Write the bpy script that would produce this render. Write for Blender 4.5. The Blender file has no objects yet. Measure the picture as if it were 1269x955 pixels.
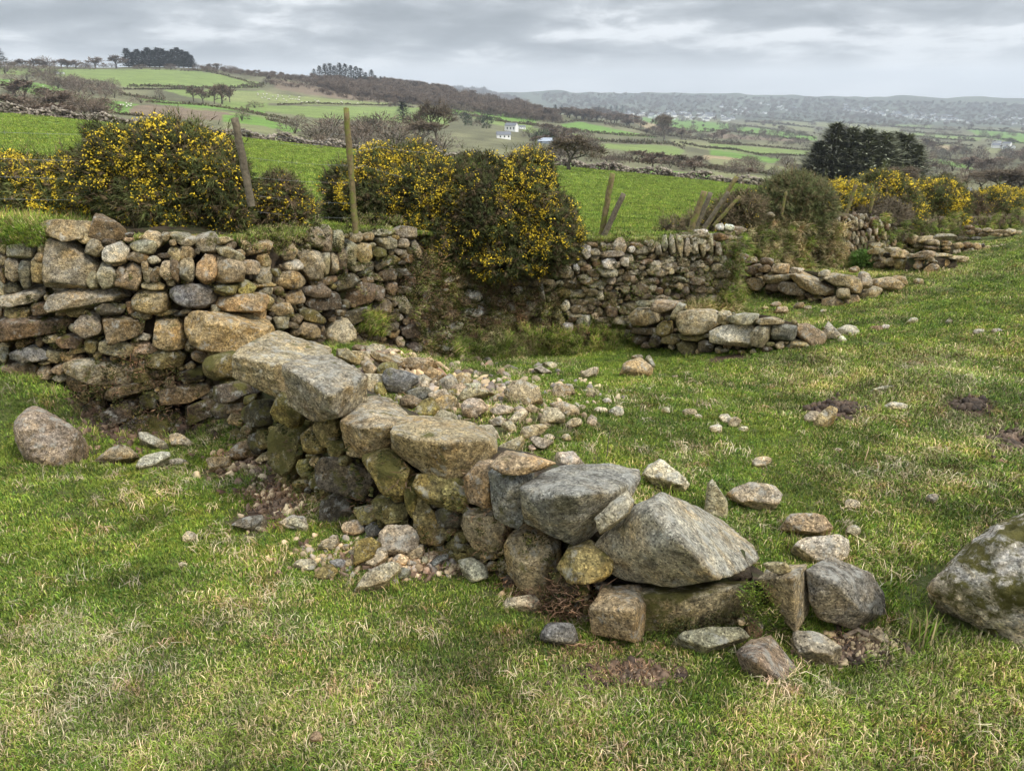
import bpy, bmesh, math, random
import numpy as np
from mathutils import Vector
sc = bpy.context.scene
COL = sc.collection
R = math.radians
rng = np.random.default_rng(7)
random.seed(7)

# ---------------------------------------------------------------- camera
PITCH, FPX, CX, CY, EYE = R(21.2), 917.0, 634.5, 477.5, 1.6
cam = bpy.data.cameras.new('camera'); cam.sensor_width = 36; cam.lens = 36 * FPX / 1269
cam.clip_start = .05; cam.clip_end = 60000
cam_o = bpy.data.objects.new('camera', cam); COL.objects.link(cam_o)
cam_o.location = (0, 0, EYE); cam_o.rotation_euler = (math.pi / 2 - PITCH, 0, 0)
sc.camera = cam_o

# ---------------------------------------------------------------- sky and sun (overcast)
SUN_EL, SUN_AZ = R(48), R(125)          # azimuth measured from +Y clockwise
w = bpy.data.worlds.new('World'); sc.world = w; w.use_nodes = True
nt = w.node_tree; nt.nodes.clear()
class NB:
    """small helper for writing node trees"""
    def __init__(s, t): s.t = t
    def n(s, typ, **kw):
        nd = s.t.nodes.new(typ)
        for k, v in kw.items():
            if k == 'ins':
                for a, b in v.items():
                    if isinstance(b, bpy.types.NodeSocket): s.t.links.new(b, nd.inputs[a])
                    else: nd.inputs[a].default_value = b
            else: setattr(nd, k, v)
        return nd
    def math(s, op, a, b=0.0, c=None, clamp=False):
        nd = s.t.nodes.new('ShaderNodeMath'); nd.operation = op; nd.use_clamp = clamp
        for i, x in enumerate((a, b) if c is None else (a, b, c)):
            if isinstance(x, bpy.types.NodeSocket): s.t.links.new(x, nd.inputs[i])
            else: nd.inputs[i].default_value = x
        return nd.outputs[0]
    def mix(s, f, a, b, mode='MIX'):
        nd = s.t.nodes.new('ShaderNodeMix'); nd.data_type = 'RGBA'; nd.blend_type = mode
        for i, x in ((0, f), (6, a), (7, b)):
            if isinstance(x, bpy.types.NodeSocket): s.t.links.new(x, nd.inputs[i])
            else: nd.inputs[i].default_value = (*x, 1) if isinstance(x, tuple) and len(x) == 3 else x
        return nd.outputs[2]
    def noise(s, vec, scale, detail=4, rough=.55, out=0, dist=0):
        nd = s.n('ShaderNodeTexNoise', ins={'Scale': scale, 'Detail': detail, 'Roughness': rough, 'Distortion': dist})
        if vec is not None: s.t.links.new(vec, nd.inputs['Vector'])
        return nd.outputs[out]
    def ramp(s, f, stops, interp='LINEAR'):
        nd = s.n('ShaderNodeValToRGB', ins={0: f}); cr = nd.color_ramp; cr.interpolation = interp
        while len(cr.elements) < len(stops): cr.elements.new(.5)
        for e, (p, c) in zip(cr.elements, stops):
            e.position = p; e.color = (*c, 1) if isinstance(c, tuple) else (c, c, c, 1)
        return nd.outputs[0]
    def mr(s, f, a, b, c=0., d=1.):
        return s.n('ShaderNodeMapRange', ins={0: f, 1: a, 2: b, 3: c, 4: d}).outputs[0]
    def vscale(s, vec, xyz, off=(0, 0, 0)):
        return s.n('ShaderNodeMapping', ins={0: vec, 1: off, 3: xyz}).outputs[0]
b = NB(nt)
tc = b.n('ShaderNodeTexCoord').outputs['Generated']
sky = b.n('ShaderNodeTexSky', sky_type='NISHITA', sun_disc=False, sun_elevation=SUN_EL, sun_rotation=SUN_AZ)
skyc = b.mix(1.0, sky.outputs[0], (.1, .1, .1), 'MULTIPLY')
sep = b.n('ShaderNodeSeparateXYZ', ins={0: tc})
z = b.math('MAXIMUM', sep.outputs[2], 0.0)
den = b.math('ADD', z, .17)
comb = b.n('ShaderNodeCombineXYZ', ins={0: b.math('DIVIDE', sep.outputs[0], den), 1: b.math('DIVIDE', sep.outputs[1], den), 2: 0.0}).outputs[0]
c1 = b.noise(b.vscale(comb, (.95, 1.05, 1), (3.4, 1.3, 0)), 1.0, 5, .52)
c2 = b.noise(b.vscale(comb, (3.2, 3.0, 1), (1.4, 8.3, 0)), 1.0, 6, .6, dist=.4)
cc = b.math('ADD', b.math('MULTIPLY', c1, .68), b.math('MULTIPLY', c2, .32))
cloud = b.ramp(cc, [(.40, (.145, .156, .168)), (.47, (.205, .217, .231)), (.53, (.30, .314, .328)), (.60, (.54, .553, .565))])
# brighter strip low over the horizon, and the overcast dome grows brighter towards the zenith
strip = b.ramp(sep.outputs[2], [(.0, 1.0), (.03, 1.0), (.048, 0.0)])
stripc = b.mix(b.mr(c1, .35, .65), (.62, .632, .64), (.80, .805, .805))
cloud = b.mix(b.math('MULTIPLY', strip, .85), cloud, stripc)
dome = b.ramp(z, [(0.0, 1.0), (.12, 1.0), (1.0, 1.0)])
gain = b.mr(z, .1, .9, 1.0, 3.7)
cloud = b.n('ShaderNodeVectorMath', operation='SCALE', ins={0: cloud, 'Scale': gain}).outputs[0]
final = b.mix(.95, skyc, cloud)
bg = b.n('ShaderNodeBackground', ins={0: final, 1: 1.0})
b.t.links.new(bg.outputs[0], b.n('ShaderNodeOutputWorld').inputs[0])
w.cycles.sampling_method = 'MANUAL'; w.cycles.sample_map_resolution = 512

sun = bpy.data.lights.new('sun', 'SUN'); sun.energy = 1.5; sun.angle = R(10); sun.color = (1, .95, .87)
sun_o = bpy.data.objects.new('sun', sun); COL.objects.link(sun_o)
sd = Vector((math.sin(SUN_AZ) * math.cos(SUN_EL), math.cos(SUN_AZ) * math.cos(SUN_EL), math.sin(SUN_EL)))
sun_o.rotation_euler = sd.to_track_quat('Z', 'Y').to_euler()
sc.view_settings.view_transform = 'Standard'; sc.view_settings.look = 'None'
sc.view_settings.exposure = 0.98; sc.view_settings.gamma = 1.0
sc.cycles.use_denoising = True
sc.cycles.max_bounces = 6; sc.cycles.diffuse_bounces = 3; sc.cycles.glossy_bounces = 1
sc.cycles.transmission_bounces = 2; sc.cycles.volume_bounces = 0; sc.cycles.transparent_max_bounces = 4
sc.cycles.caustics_reflective = False; sc.cycles.caustics_refractive = False
sc.cycles.use_adaptive_sampling = True; sc.cycles.adaptive_threshold = .02

# ---------------------------------------------------------------- maths helpers
cP, sP = math.cos(PITCH), math.sin(PITCH)
def ray(u, v):
    u = np.asarray(u, float); v = np.asarray(v, float)
    a = (u - CX) / FPX; bb = -(v - CY) / FPX
    return np.stack([a + 0 * bb, cP + bb * sP + 0 * a, -sP + bb * cP + 0 * a], -1)
EYEV = np.array([0, 0, EYE])
def at_y(u, v, y):
    r = ray(u, v); return EYEV + r * (y / r[..., 1])[..., None] if r.ndim > 1 else EYEV + r * (y / r[1])
def project(p):
    d = np.asarray(p) - EYEV
    f = d[..., 1] * cP - d[..., 2] * sP; up = d[..., 1] * sP + d[..., 2] * cP
    return CX + FPX * d[..., 0] / f, CY - FPX * up / f
def _h(ix, iy, iz, s):
    n = (ix * 374761393 + iy * 668265263 + iz * 1274126177 + s * 974634777) & 0xffffffff
    n = ((n ^ (n >> 13)) * 1274126177) & 0xffffffff
    return ((n ^ (n >> 16)) & 0xffff) / 32767.5 - 1
def vnoise(p, s=0):
    p = np.asarray(p, float); i = np.floor(p).astype(np.int64); f = p - i; f = f * f * (3 - 2 * f)
    x, y, zz = i[..., 0], i[..., 1], i[..., 2]; fx, fy, fz = f[..., 0], f[..., 1], f[..., 2]
    def L(a, c, t): return a + (c - a) * t
    return L(L(L(_h(x, y, zz, s), _h(x + 1, y, zz, s), fx), L(_h(x, y + 1, zz, s), _h(x + 1, y + 1, zz, s), fx), fy),
             L(L(_h(x, y, zz + 1, s), _h(x + 1, y, zz + 1, s), fx), L(_h(x, y + 1, zz + 1, s), _h(x + 1, y + 1, zz + 1, s), fx), fy), fz)
def fbm(p, o=3, s=0, g=.5):
    t = 0; a = 1
    for k in range(o): t = t + a * vnoise(p * 2 ** k + 17.3 * k, s + k); a *= g
    return t
def fbm2(x, y, sc_, o=3, s=0): return fbm(np.stack([x * sc_, y * sc_, 0 * x + .5], -1), o, s)

def mesh_tris(name, V, F, mats=(), smooth=False, mi=None, col=None, attr=None):
    V = np.ascontiguousarray(V, np.float32); F = np.ascontiguousarray(F, np.int32)
    k = F.shape[1]; me = bpy.data.meshes.new(name)
    me.vertices.add(len(V)); me.vertices.foreach_set('co', V.ravel())
    me.loops.add(F.size); me.loops.foreach_set('vertex_index', F.ravel())
    me.polygons.add(len(F)); me.polygons.foreach_set('loop_start', np.arange(0, F.size, k, dtype=np.int32))
    if smooth: me.polygons.foreach_set('use_smooth', np.ones(len(F), bool))
    if mi is not None: me.polygons.foreach_set('material_index', np.asarray(mi, np.int32))
    for m in mats: me.materials.append(m)
    me.update(calc_edges=True)
    if col is not None:
        c = np.ones((len(V), 4), np.float32); c[:, :3] = col
        a = me.color_attributes.new('Col', 'FLOAT_COLOR', 'POINT'); a.data.foreach_set('color', c.ravel())
    if attr:
        for nm, x in attr.items():
            a = me.attributes.new(nm, 'FLOAT', 'POINT'); a.data.foreach_set('value', np.asarray(x, np.float32))
    return me
def tag(o, label=None, cat=None, group=None, kind=None):
    if label: o['label'] = label
    if cat: o['category'] = cat
    if group: o['group'] = group
    if kind: o['kind'] = kind
    return o
def obj(name, me, parent=None, loc=(0, 0, 0), color=None):
    o = bpy.data.objects.new(name, me); COL.objects.link(o); o.location = Vector([float(q) for q in loc])
    if parent is not None: o.parent = parent; o.location = o.location - parent.location
    if color is not None: o.color = color
    return o
def thing(name, label, cat, loc, group=None):
    o = bpy.data.objects.new(name, None); COL.objects.link(o); o.empty_display_size = .2
    o.location = Vector([float(q) for q in loc]); return tag(o, label, cat, group)

# ---------------------------------------------------------------- the lie of the land
# pasture in front of the walls: surveyed points (photo column, photo row, distance ahead) -> thin plate surface
CTRL = [(634,955,1.35),(0,955,1.42),(1269,955,1.28),(0,800,1.92),(634,800,1.98),(1269,800,1.78),(300,700,2.5),(0,650,3.0),
 (700,740,2.32),(900,810,1.97),(1050,790,2.05),(370,610,3.4),(200,562,4.6),(50,580,3.75),(50,470,4.95),(-60,470,4.9),(330,590,3.75),
 (150,548,4.93),(240,552,4.8),(95,505,4.95),(600,500,4.5),(800,560,3.5),(780,470,5.9),(650,445,7.7),(540,450,6.9),(750,430,7.8),(900,440,6.6),(1000,640,2.95),
 (1200,560,3.5),(1269,480,4.5),(1269,400,6.2),(1269,330,8.8),(1269,292,12.0),(1050,412,6.7),(1000,380,8.6),(950,345,9.6),
 (1150,335,10.2),(1240,300,12.3),(1100,330,10.9),(1060,332,10.9),(470,450,5.5),(430,425,6.0),(560,560,3.45),(480,520,4.1),
 (1500,330,8.6),(1500,480,4.3),(1500,700,2.2),(-250,700,2.5),(-250,560,3.9)]
cp = np.array([at_y(u, v, y) for u, v, y in CTRL])
def _U(d2): return np.where(d2 > 1e-12, .5 * d2 * np.log(np.maximum(d2, 1e-12)), 0)
n_ = len(cp); A = np.zeros((n_ + 3, n_ + 3)); d2 = ((cp[:, None, :2] - cp[None, :, :2]) ** 2).sum(-1)
A[:n_, :n_] = _U(d2) + np.eye(n_) * .25; A[:n_, n_] = 1; A[:n_, n_ + 1:] = cp[:, :2]; A[n_:, :n_] = A[:n_, n_:].T
TW = np.linalg.solve(A, np.r_[cp[:, 2], 0, 0, 0])
def gz(x, y):
    x = np.asarray(x, float); y = np.asarray(y, float)
    sh = x.shape; x = x.ravel(); y = y.ravel(); out = np.empty(len(x))
    for i in range(0, len(x), 20000):
        d = (x[i:i+20000, None] - cp[:, 0]) ** 2 + (y[i:i+20000, None] - cp[:, 1]) ** 2
        out[i:i+20000] = _U(d) @ TW[:n_] + TW[n_] + TW[n_+1] * x[i:i+20000] + TW[n_+2] * y[i:i+20000]
    out += .035 * fbm2(x, y, 1.3, 3, 5) + .012 * fbm2(x, y, 6., 2, 9)
    # hollows and hummocks of this pasture
    for hx, hy, hr, hd in HOLL: out += hd * np.exp(-((x - hx) ** 2 + (y - hy) ** 2) / hr ** 2)
    return out.reshape(sh)
HOLL = []
GRID = [None]
def gzf(x, y):
    """height read from the pasture grid once it exists"""
    if GRID[0] is None: return gz(x, y)
    G = GRID[0]; fx = np.clip((np.asarray(x) + 12) / .075, 0, G.shape[0] - 1.001); fy = np.clip((np.asarray(y) + 3) / .075, 0, G.shape[1] - 1.001)
    i = fx.astype(int); j = fy.astype(int); a = fx - i; c = fy - j
    return G[i, j] * (1 - a) * (1 - c) + G[i + 1, j] * a * (1 - c) + G[i, j + 1] * (1 - a) * c + G[i + 1, j + 1] * a * c
def ground(u, v):
    r = ray(u, v); ts = np.geomspace(.8, 40, 260)
    P = EYEV + r * ts[:, None]; d = P[:, 2] - gzf(P[:, 0], P[:, 1])
    k = np.nonzero(d < 0)[0]; k = k[0] if len(k) else len(ts) - 1
    a, c = ts[max(k - 1, 0)], ts[k]
    for _ in range(3):
        tt = np.linspace(a, c, 8); P = EYEV + r * tt[:, None]; d = P[:, 2] - gzf(P[:, 0], P[:, 1])
        kk = np.nonzero(d < 0)[0]; kk = max(kk[0], 1) if len(kk) else 7; a, c = tt[kk - 1], tt[kk]
    return EYEV + r * c
for u, v, rr, dd in ((1060,805,.2,-.09),(745,770,.2,-.03),(1160,480,.3,.08),(1269,545,.3,-.08),(250,900,.16,-.05),(470,905,.14,-.04)):
    q = ground(u, v); HOLL.append((q[0], q[1], rr, dd))

# country beyond the walls: rows seen at each distance, per column; unprojected to real heights
RN = np.array([4,6,9,20,45,90,110,160,250,400,600,800,1000,1500,2500,4000,5500,9000.])
UN = np.array([-500,0,250,420,560,700,850,1000,1269,1700.])
VT = np.array([[306,306,306,300,310,320,320,320,320,320],[294,294,296,294,300,310,310,310,310,310],
 [243,243,255,270,283,292,292,300,305,305],[190,190,213,232,245,262,262,268,275,278],[158,160,188,205,218,232,240,250,258,262],
 [134,138,164,184,195,206,221,238,250,256],[136,140,167,187,198,207,220,236,247,253],[130,134,159,178,188,202,213,228,240,246],
 [121,125,146,161,174,191,204,218,229,236],[107,112,130,143,158,178,193,207,217,224],[94,98,112,127,145,163,182,196,206,213],
 [84,86,95,110,131,152,173,187,197,204],[80,81,82,98,113,143,166,179,189,196],[95,95,95,112,128,144,157,167,176,182],
 [110,110,112,125,134,141,149,157,163,168],[128,128,128,131,133,134,137,143,149,152],[117,117,118,117,117,114,114,119,124,126],
 [126,126,126,126,126,126,126,126,126,126.]])
GU = np.arange(-500, 1701, 8.); GL = np.linspace(math.log(4), math.log(9000), 500)
T1 = np.array([np.interp(GL, np.log(RN), VT[:, j]) for j in range(len(UN))]).T
T2 = np.array([np.interp(GU, UN, T1[i]) for i in range(len(GL))])
def blur(Mx, s, ax):
    k = np.arange(-3 * s, 3 * s + 1); g = np.exp(-k ** 2 / (2 * s * s)); g /= g.sum()
    pad = [(0, 0), (0, 0)]; pad[ax] = (3 * s, 3 * s); Mp = np.pad(Mx, pad, mode='edge')
    return np.apply_along_axis(lambda m: np.convolve(m, g, 'valid'), ax, Mp)
T2 = blur(blur(T2, 4, 0), 6, 1)
lg, ug = np.meshgrid(GL, GU, indexing='ij')
T2 += .9 * fbm(np.stack([ug / 60, lg * 4, 0 * ug], -1), 3, 3) * np.clip((lg - 4.5), 0, 1)
T2 -= 4.5 * np.abs(fbm(np.stack([ug / 45, 0 * ug, 0 * ug], -1), 4, 8)) * np.exp(-((lg - math.log(5500)) / .15) ** 2)
def vfar(u, r):
    u = np.asarray(u, float); l = np.log(np.asarray(r, float))
    fi = np.clip((l - GL[0]) / (GL[1] - GL[0]), 0, len(GL) - 1.001); fj = np.clip((u + 500) / 8, 0, len(GU) - 1.001)
    i = fi.astype(int); j = fj.astype(int); a = fi - i; c = fj - j
    return (T2[i, j] * (1 - a) * (1 - c) + T2[i + 1, j] * a * (1 - c) + T2[i, j + 1] * (1 - a) * c + T2[i + 1, j + 1] * a * c)
def far_at(u, r):
    v = vfar(u, r); d = ray(u, v); h = np.hypot(d[..., 0], d[..., 1]); return EYEV + d * (np.asarray(r) / h)[..., None]
RS = np.exp(np.linspace(math.log(12), math.log(8900), 900))
def far_hit(u, v, rmin=12.):
    rs = RS[RS >= rmin]; vv = vfar(np.full(len(rs), float(u)), rs); k = np.nonzero(vv <= v)[0]
    if not len(k): k = [int(np.argmin(vv))]
    r = rs[k[0]]; return far_at(np.array([float(u)]), np.array([r]))[0], r
def fwd(p): return p[1] * cP - (p[2] - EYE) * sP
def px2m(p): return fwd(p) / FPX

# line of the retaining hedge bank, in plan
def plan(u, y, v=440): q = at_y(u, v, y); return (q[0], q[1])
BANK = [plan(-700, 4.5), plan(-300, 4.8), plan(0, 5.1), plan(150, 5.0), plan(300, 5.15), plan(370, 5.8), plan(450, 6.6), plan(540, 7.35),
        plan(600, 7.75), plan(680, 8.0), plan(760, 8.0), plan(905, 8.3), plan(925, 10.0, 300), plan(1000, 10.6, 300), plan(1080, 11.3, 300),
        plan(1110, 11.9, 300), plan(1200, 13.4, 290), plan(1300, 15.5, 280), plan(1700, 17, 280), (30, 19)]
def line_hit(L, d):
    """distance factor t where plan ray d*t crosses polyline L"""
    best = None
    for (x0, y0), (x1, y1) in zip(L[:-1], L[1:]):
        ex, ey = x1 - x0, y1 - y0; det = d[0] * (-ey) + ex * d[1]
        if abs(det) < 1e-9: continue
        t = (x0 * (-ey) + ex * y0) / det; s = (d[0] * y0 - d[1] * x0) / det
        if t > 0 and -1e-6 <= s <= 1 + 1e-6 and (best is None or t < best[0]):
            l = math.hypot(ex, ey); best = (t, (ey / l, -ex / l))
    return best
def surf_line(L):
    Lx = [(L[0][0] * 3 - L[1][0] * 2, L[0][1] * 3 - L[1][1] * 2)] + list(L) + [(L[-1][0] * 3 - L[-2][0] * 2, L[-1][1] * 3 - L[-2][1] * 2)]
    def f(u, v):
        d = ray(u, v); h = line_hit(L, d) or line_hit(Lx, d)
        if h is None: g = ground(u, v); return g, np.array([0, -1., 0])
        n = np.array([h[1][0], h[1][1], 0]); 
        if n[:2] @ d[:2] > 0: n = -n
        return EYEV + d * h[0], n
    return f
bank = surf_line(BANK)
# ---------------------------------------------------------------- materials
def mat(name):
    m = bpy.data.materials.new(name); m.use_nodes = True; t = m.node_tree; t.nodes.clear(); b = NB(t)
    out = b.n('ShaderNodeOutputMaterial'); bs = b.n('ShaderNodeBsdfPrincipled', ins={'Roughness': .9, 'Specular IOR Level': .25})
    t.links.new(bs.outputs[0], out.inputs[0]); return m, b, bs
def lk(b, a, c): b.t.links.new(a, c)

def stone_mat(name, scale=1.0):
    m, b, bs = mat(name)
    oi = b.n('ShaderNodeObjectInfo'); tco = b.n('ShaderNodeTexCoord').outputs['Object']
    off = b.n('ShaderNodeCombineXYZ', ins={0: b.math('MULTIPLY', oi.outputs['Random'], 37.), 1: b.math('MULTIPLY', oi.outputs['Random'], 91.), 2: 0.}).outputs[0]
    p = b.n('ShaderNodeVectorMath', operation='ADD', ins={0: tco, 1: off}).outputs[0]
    base = oi.outputs['Color']
    sp = b.n('ShaderNodeTexVoronoi', ins={'Vector': p, 'Scale': 170. * scale, 'Randomness': 1.}).outputs['Color']
    spv = b.n('ShaderNodeSeparateColor', ins={0: sp}).outputs[0]
    crystal = b.ramp(spv, [(0, .38), (.13, .6), (.22, .92), (.75, 1.05), (.85, 1.35), (1, 1.7)])
    c = b.mix(1., base, crystal, 'MULTIPLY')
    g = b.noise(p, 46 * scale, 5, .7); c = b.mix(1., c, b.ramp(g, [(.3, .38), (.5, 1.), (.7, 1.75)]), 'MULTIPLY')
    g2 = b.noise(p, 9, 5, .62)
    c = b.mix(1., c, b.ramp(g2, [(.3, (.62, .58, .52)), (.5, (1., 1., 1.)), (.7, (1.35, 1.28, 1.15))]), 'MULTIPLY')
    g3 = b.noise(b.vscale(p, (1, 1, 1), (5, 2, 7)), 5.5, 4, .6)
    c = b.mix(b.mr(g3, .5, .7, 0, .55), c, b.mix(1., c, (1.18, .90, .52), 'MULTIPLY'))
    # sheltered side faces keep an ochre skin of algae
    geo = b.n('ShaderNodeNewGeometry'); nz0 = b.n('ShaderNodeSeparateXYZ', ins={0: geo.outputs['Normal']}).outputs[2]
    side = b.math('ADD', b.mr(nz0, .55, .05, 0, .5), b.mr(b.noise(p, 7, 4, .6), .4, .65, -.25, .3))
    c = b.mix(b.mr(side, 0., 1.), c, b.mix(1., c, (1.08, .93, .62), 'MULTIPLY'))
    geo = b.n('ShaderNodeNewGeometry'); nz = b.n('ShaderNodeSeparateXYZ', ins={0: geo.outputs['Normal']}).outputs[2]
    # dark grime, and pale crusts of lichen that favour the weathered upper side
    gr = b.noise(b.vscale(p, (1, 1, 1), (1, 9, 3)), 14, 6, .7)
    c = b.mix(b.mr(gr, .53, .66, 0, .6), c, (.05, .045, .033))
    li = b.noise(b.vscale(p, (1, 1, 1), (8, 1, 2)), 17, 6, .68)
    lf = b.math('ADD', li, b.math('MULTIPLY', nz, .06))
    c = b.mix(b.mr(lf, .57, .66, 0, .55), c, b.mix(b.noise(p, 60, 3), (.27, .27, .23), (.60, .59, .53)))
    am = b.math('SUBTRACT', 1., oi.outputs['Alpha'])           # share of moss carried by this stone
    mo = b.noise(b.vscale(p, (1, 1, 1), (3, 3, 9)), 8, 6, .7)
    mf = b.math('ADD', b.math('ADD', mo, b.math('MULTIPLY', am, .25)), b.math('MULTIPLY', nz, .05))
    mossc = b.mix(b.noise(p, 24, 3), (.045, .045, .014), (.17, .15, .04))
    c = b.mix(b.math('MULTIPLY', b.mr(mf, .66, .76), b.mr(am, 0.0, .12)), c, mossc)
    lk(b, c, bs.inputs['Base Color'])
    h = b.math('ADD', b.math('MULTIPLY', b.noise(p, 22, 9, .72), 1.), b.math('MULTIPLY', b.math('ADD', spv, 0), .10))
    h2 = b.math('ADD', h, b.math('MULTIPLY', b.noise(p, 90, 3, .6), .35))
    bm = b.n('ShaderNodeBump', ins={'Strength': 1., 'Distance': .026, 'Height': h2})
    lk(b, bm.outputs[0], bs.inputs['Normal']); bs.inputs['Roughness'].default_value = .92
    return m
M_STONE = stone_mat('granite'); M_STONE_FAR = stone_mat('granite_weathered', .6)

def turf_colour(b, pos, mask=None):
    n1 = b.noise(pos, .9, 5, .6); n2 = b.noise(pos, 4.5, 5, .65); n3 = b.noise(pos, 42, 4, .7)
    c = b.mix(b.mr(n3, .3, .7), (.06, .10, .018), (.20, .26, .06))
    dry = b.mr(b.math('ADD', b.math('MULTIPLY', n1, .5), b.math('MULTIPLY', n2, .5)), .48, .62)
    c = b.mix(b.math('MULTIPLY', dry, .6), c, b.mix(b.mr(n3, .35, .65), (.17, .155, .06), (.38, .34, .17)))
    return c, n2, n3
m, b, bs = mat('pasture_turf'); M_TURF = m
pos = b.n('ShaderNodeNewGeometry').outputs['Position']
c, n2, n3 = turf_colour(b, pos)
soil = b.n('ShaderNodeAttribute', attribute_name='soil').outputs['Fac']
sf = b.mr(b.math('ADD', soil, b.math('MULTIPLY', b.math('SUBTRACT', b.noise(pos, 14, 5, .7), .5), 1.1)), .35, .6)
sc_ = b.mix(b.noise(pos, 30, 5, .7), (.035, .024, .016), (.19, .12, .08))
under = b.mix(.35, c, b.mix(b.noise(pos, 18, 5, .7), (.04, .04, .015), (.16, .13, .06)))
c = b.mix(sf, under, sc_); lk(b, c, bs.inputs['Base Color'])
bm = b.n('ShaderNodeBump', ins={'Strength': .9, 'Distance': .06, 'Height': b.math('ADD', b.noise(pos, 9, 6, .7), b.noise(pos, 45, 8, .8))}); lk(b, bm.outputs[0], bs.inputs['Normal'])

m, b, bs = mat('countryside'); M_LAND = m
pos = b.n('ShaderNodeNewGeometry').outputs['Position']
col = b.n('ShaderNodeAttribute', attribute_name='Col').outputs['Color']
nn = b.noise(pos, .05, 6, .7); c = b.mix(1., col, b.ramp(nn, [(.3, .72), (.5, 1.), (.7, 1.3)]), 'MULTIPLY')
nm = b.noise(pos, .9, 6, .75); c = b.mix(1., c, b.ramp(nm, [(.3, (.66, .66, .6)), (.5, (1., 1., 1.)), (.7, (1.4, 1.3, 1.2))]), 'MULTIPLY')
nf = b.noise(pos, 14, 4, .7); c = b.mix(1., c, b.ramp(nf, [(.3, .55), (.5, 1.), (.72, 1.5)]), 'MULTIPLY')
lk(b, c, bs.inputs['Base Color'])
bm = b.n('ShaderNodeBump', ins={'Strength': .7, 'Distance': .08, 'Height': b.noise(pos, 9, 7, .75)}); lk(b, bm.outputs[0], bs.inputs['Normal'])

def leaf_mat(name, dark=.6, lite=1.5, scale=3., trans=.0, rnd=.25):
    """vertex colour Col x world noise x per object variation"""
    m, b, bs = mat(name)
    g = b.n('ShaderNodeNewGeometry'); oi = b.n('ShaderNodeObjectInfo')
    col = b.n('ShaderNodeAttribute', attribute_name='Col').outputs['Color']
    nn = b.noise(g.outputs['Position'], scale, 4, .65)
    c = b.mix(1., col, b.ramp(nn, [(.3, dark), (.5, 1.), (.7, lite)]), 'MULTIPLY')
    c = b.mix(1., c, b.ramp(oi.outputs['Random'], [(0, 1 - rnd), (1, 1 + rnd)]), 'MULTIPLY')
    lk(b, c, bs.inputs['Base Color']); bs.inputs['Roughness'].default_value = .8
    return m
M_LEAF = leaf_mat('gorse_foliage', scale=2.5); M_PETAL = leaf_mat('gorse_petals', .85, 1.15, 3, rnd=.05)
M_TREE = leaf_mat('twigs_and_bark', .7, 1.3, .3, rnd=.28)
m, b, bs = mat('grass_blades'); M_BLADE = m
g = b.n('ShaderNodeNewGeometry'); oi = b.n('ShaderNodeObjectInfo'); pos = g.outputs['Position']
col = b.n('ShaderNodeAttribute', attribute_name='Col').outputs['Color']
n1 = b.noise(pos, .8, 4, .6); n2 = b.noise(pos, 4., 4, .6)
dry = b.mr(b.math('ADD', b.math('MULTIPLY', n1, .45), b.math('MULTIPLY', n2, .55)), .43, .62)
c = b.mix(b.math('MULTIPLY', dry, .42), col, b.mix(1., col, (1.7, 1.25, 1.0), 'MULTIPLY'))
n4 = b.noise(b.vscale(pos, (1, 1, 1), (31, 7, 3)), 1.9, 5, .65); c = b.mix(1., c, b.ramp(n4, [(.36, (.5, .5, .5)), (.5, (1., 1., 1.)), (.64, (1.35, 1.28, 1.1))]), 'MULTIPLY')
n5 = b.noise(b.vscale(pos, (1, 1, 1), (3, 17, 23)), 5.5, 4, .6); c = b.mix(b.mr(n5, .58, .68, 0, .5), c, b.mix(1., col, (1.35, .78, .85), 'MULTIPLY'))
c = b.mix(1., c, b.ramp(oi.outputs['Random'], [(0, .6), (1, 1.55)]), 'MULTIPLY')
lk(b, c, bs.inputs['Base Color']); bs.inputs['Roughness'].default_value = .7

def simple(name, col, sc1=8., amp=.35, rough=.85, bump=.01, tint=None):
    m, b, bs = mat(name); p = b.n('ShaderNodeTexCoord').outputs['Object']
    nn = b.noise(p, sc1, 6, .65)
    c = b.mix(1., col, b.ramp(nn, [(.3, 1 - amp), (.7, 1 + amp)]), 'MULTIPLY')
    if tint: c = b.mix(b.mr(b.noise(p, sc1 * .6, 4), .45, .6), c, tint)
    lk(b, c, bs.inputs['Base Color']); bs.inputs['Roughness'].default_value = rough
    bm = b.n('ShaderNodeBump', ins={'Strength': .8, 'Distance': bump, 'Height': nn}); lk(b, bm.outputs[0], bs.inputs['Normal'])
    return m
M_EARTH = simple('wall_earth', (.052, .038, .024), 16, .7, .95, .05, (.05, .055, .02))
m, b, bs = mat('mossy_bank'); M_BANK = m
pos = b.n('ShaderNodeNewGeometry').outputs['Position']; n1 = b.noise(pos, 3.5, 6, .7); n2 = b.noise(pos, 24, 6, .75)
c = b.mix(b.mr(n2, .3, .7), (.05, .037, .024), (.23, .17, .10))
c = b.mix(b.mr(n1, .5, .6, 0, .75), c, b.mix(b.mr(n2, .35, .65), (.05, .065, .018), (.17, .19, .05)))
c = b.mix(b.mr(b.noise(pos, 11, 4, .6), .62, .68, 0, .6), c, (.33, .31, .27)); lk(b, c, bs.inputs['Base Color'])
bm = b.n('ShaderNodeBump', ins={'Strength': 1., 'Distance': .08, 'Height': b.noise(pos, 16, 9, .8)}); lk(b, bm.outputs[0], bs.inputs['Normal'])
M_POST = simple('mossy_timber', (.17, .13, .065), 30, .5, .9, .01, (.16, .17, .04))
M_POSTD = simple('weathered_timber', (.13, .108, .075), 30, .5, .9, .01)
M_LOG = simple('bleached_timber', (.27, .21, .15), 26, .5, .9, .015)
M_WIRE = simple('galvanised_wire', (.26, .27, .27), 20, .3, .45, .001)
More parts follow.
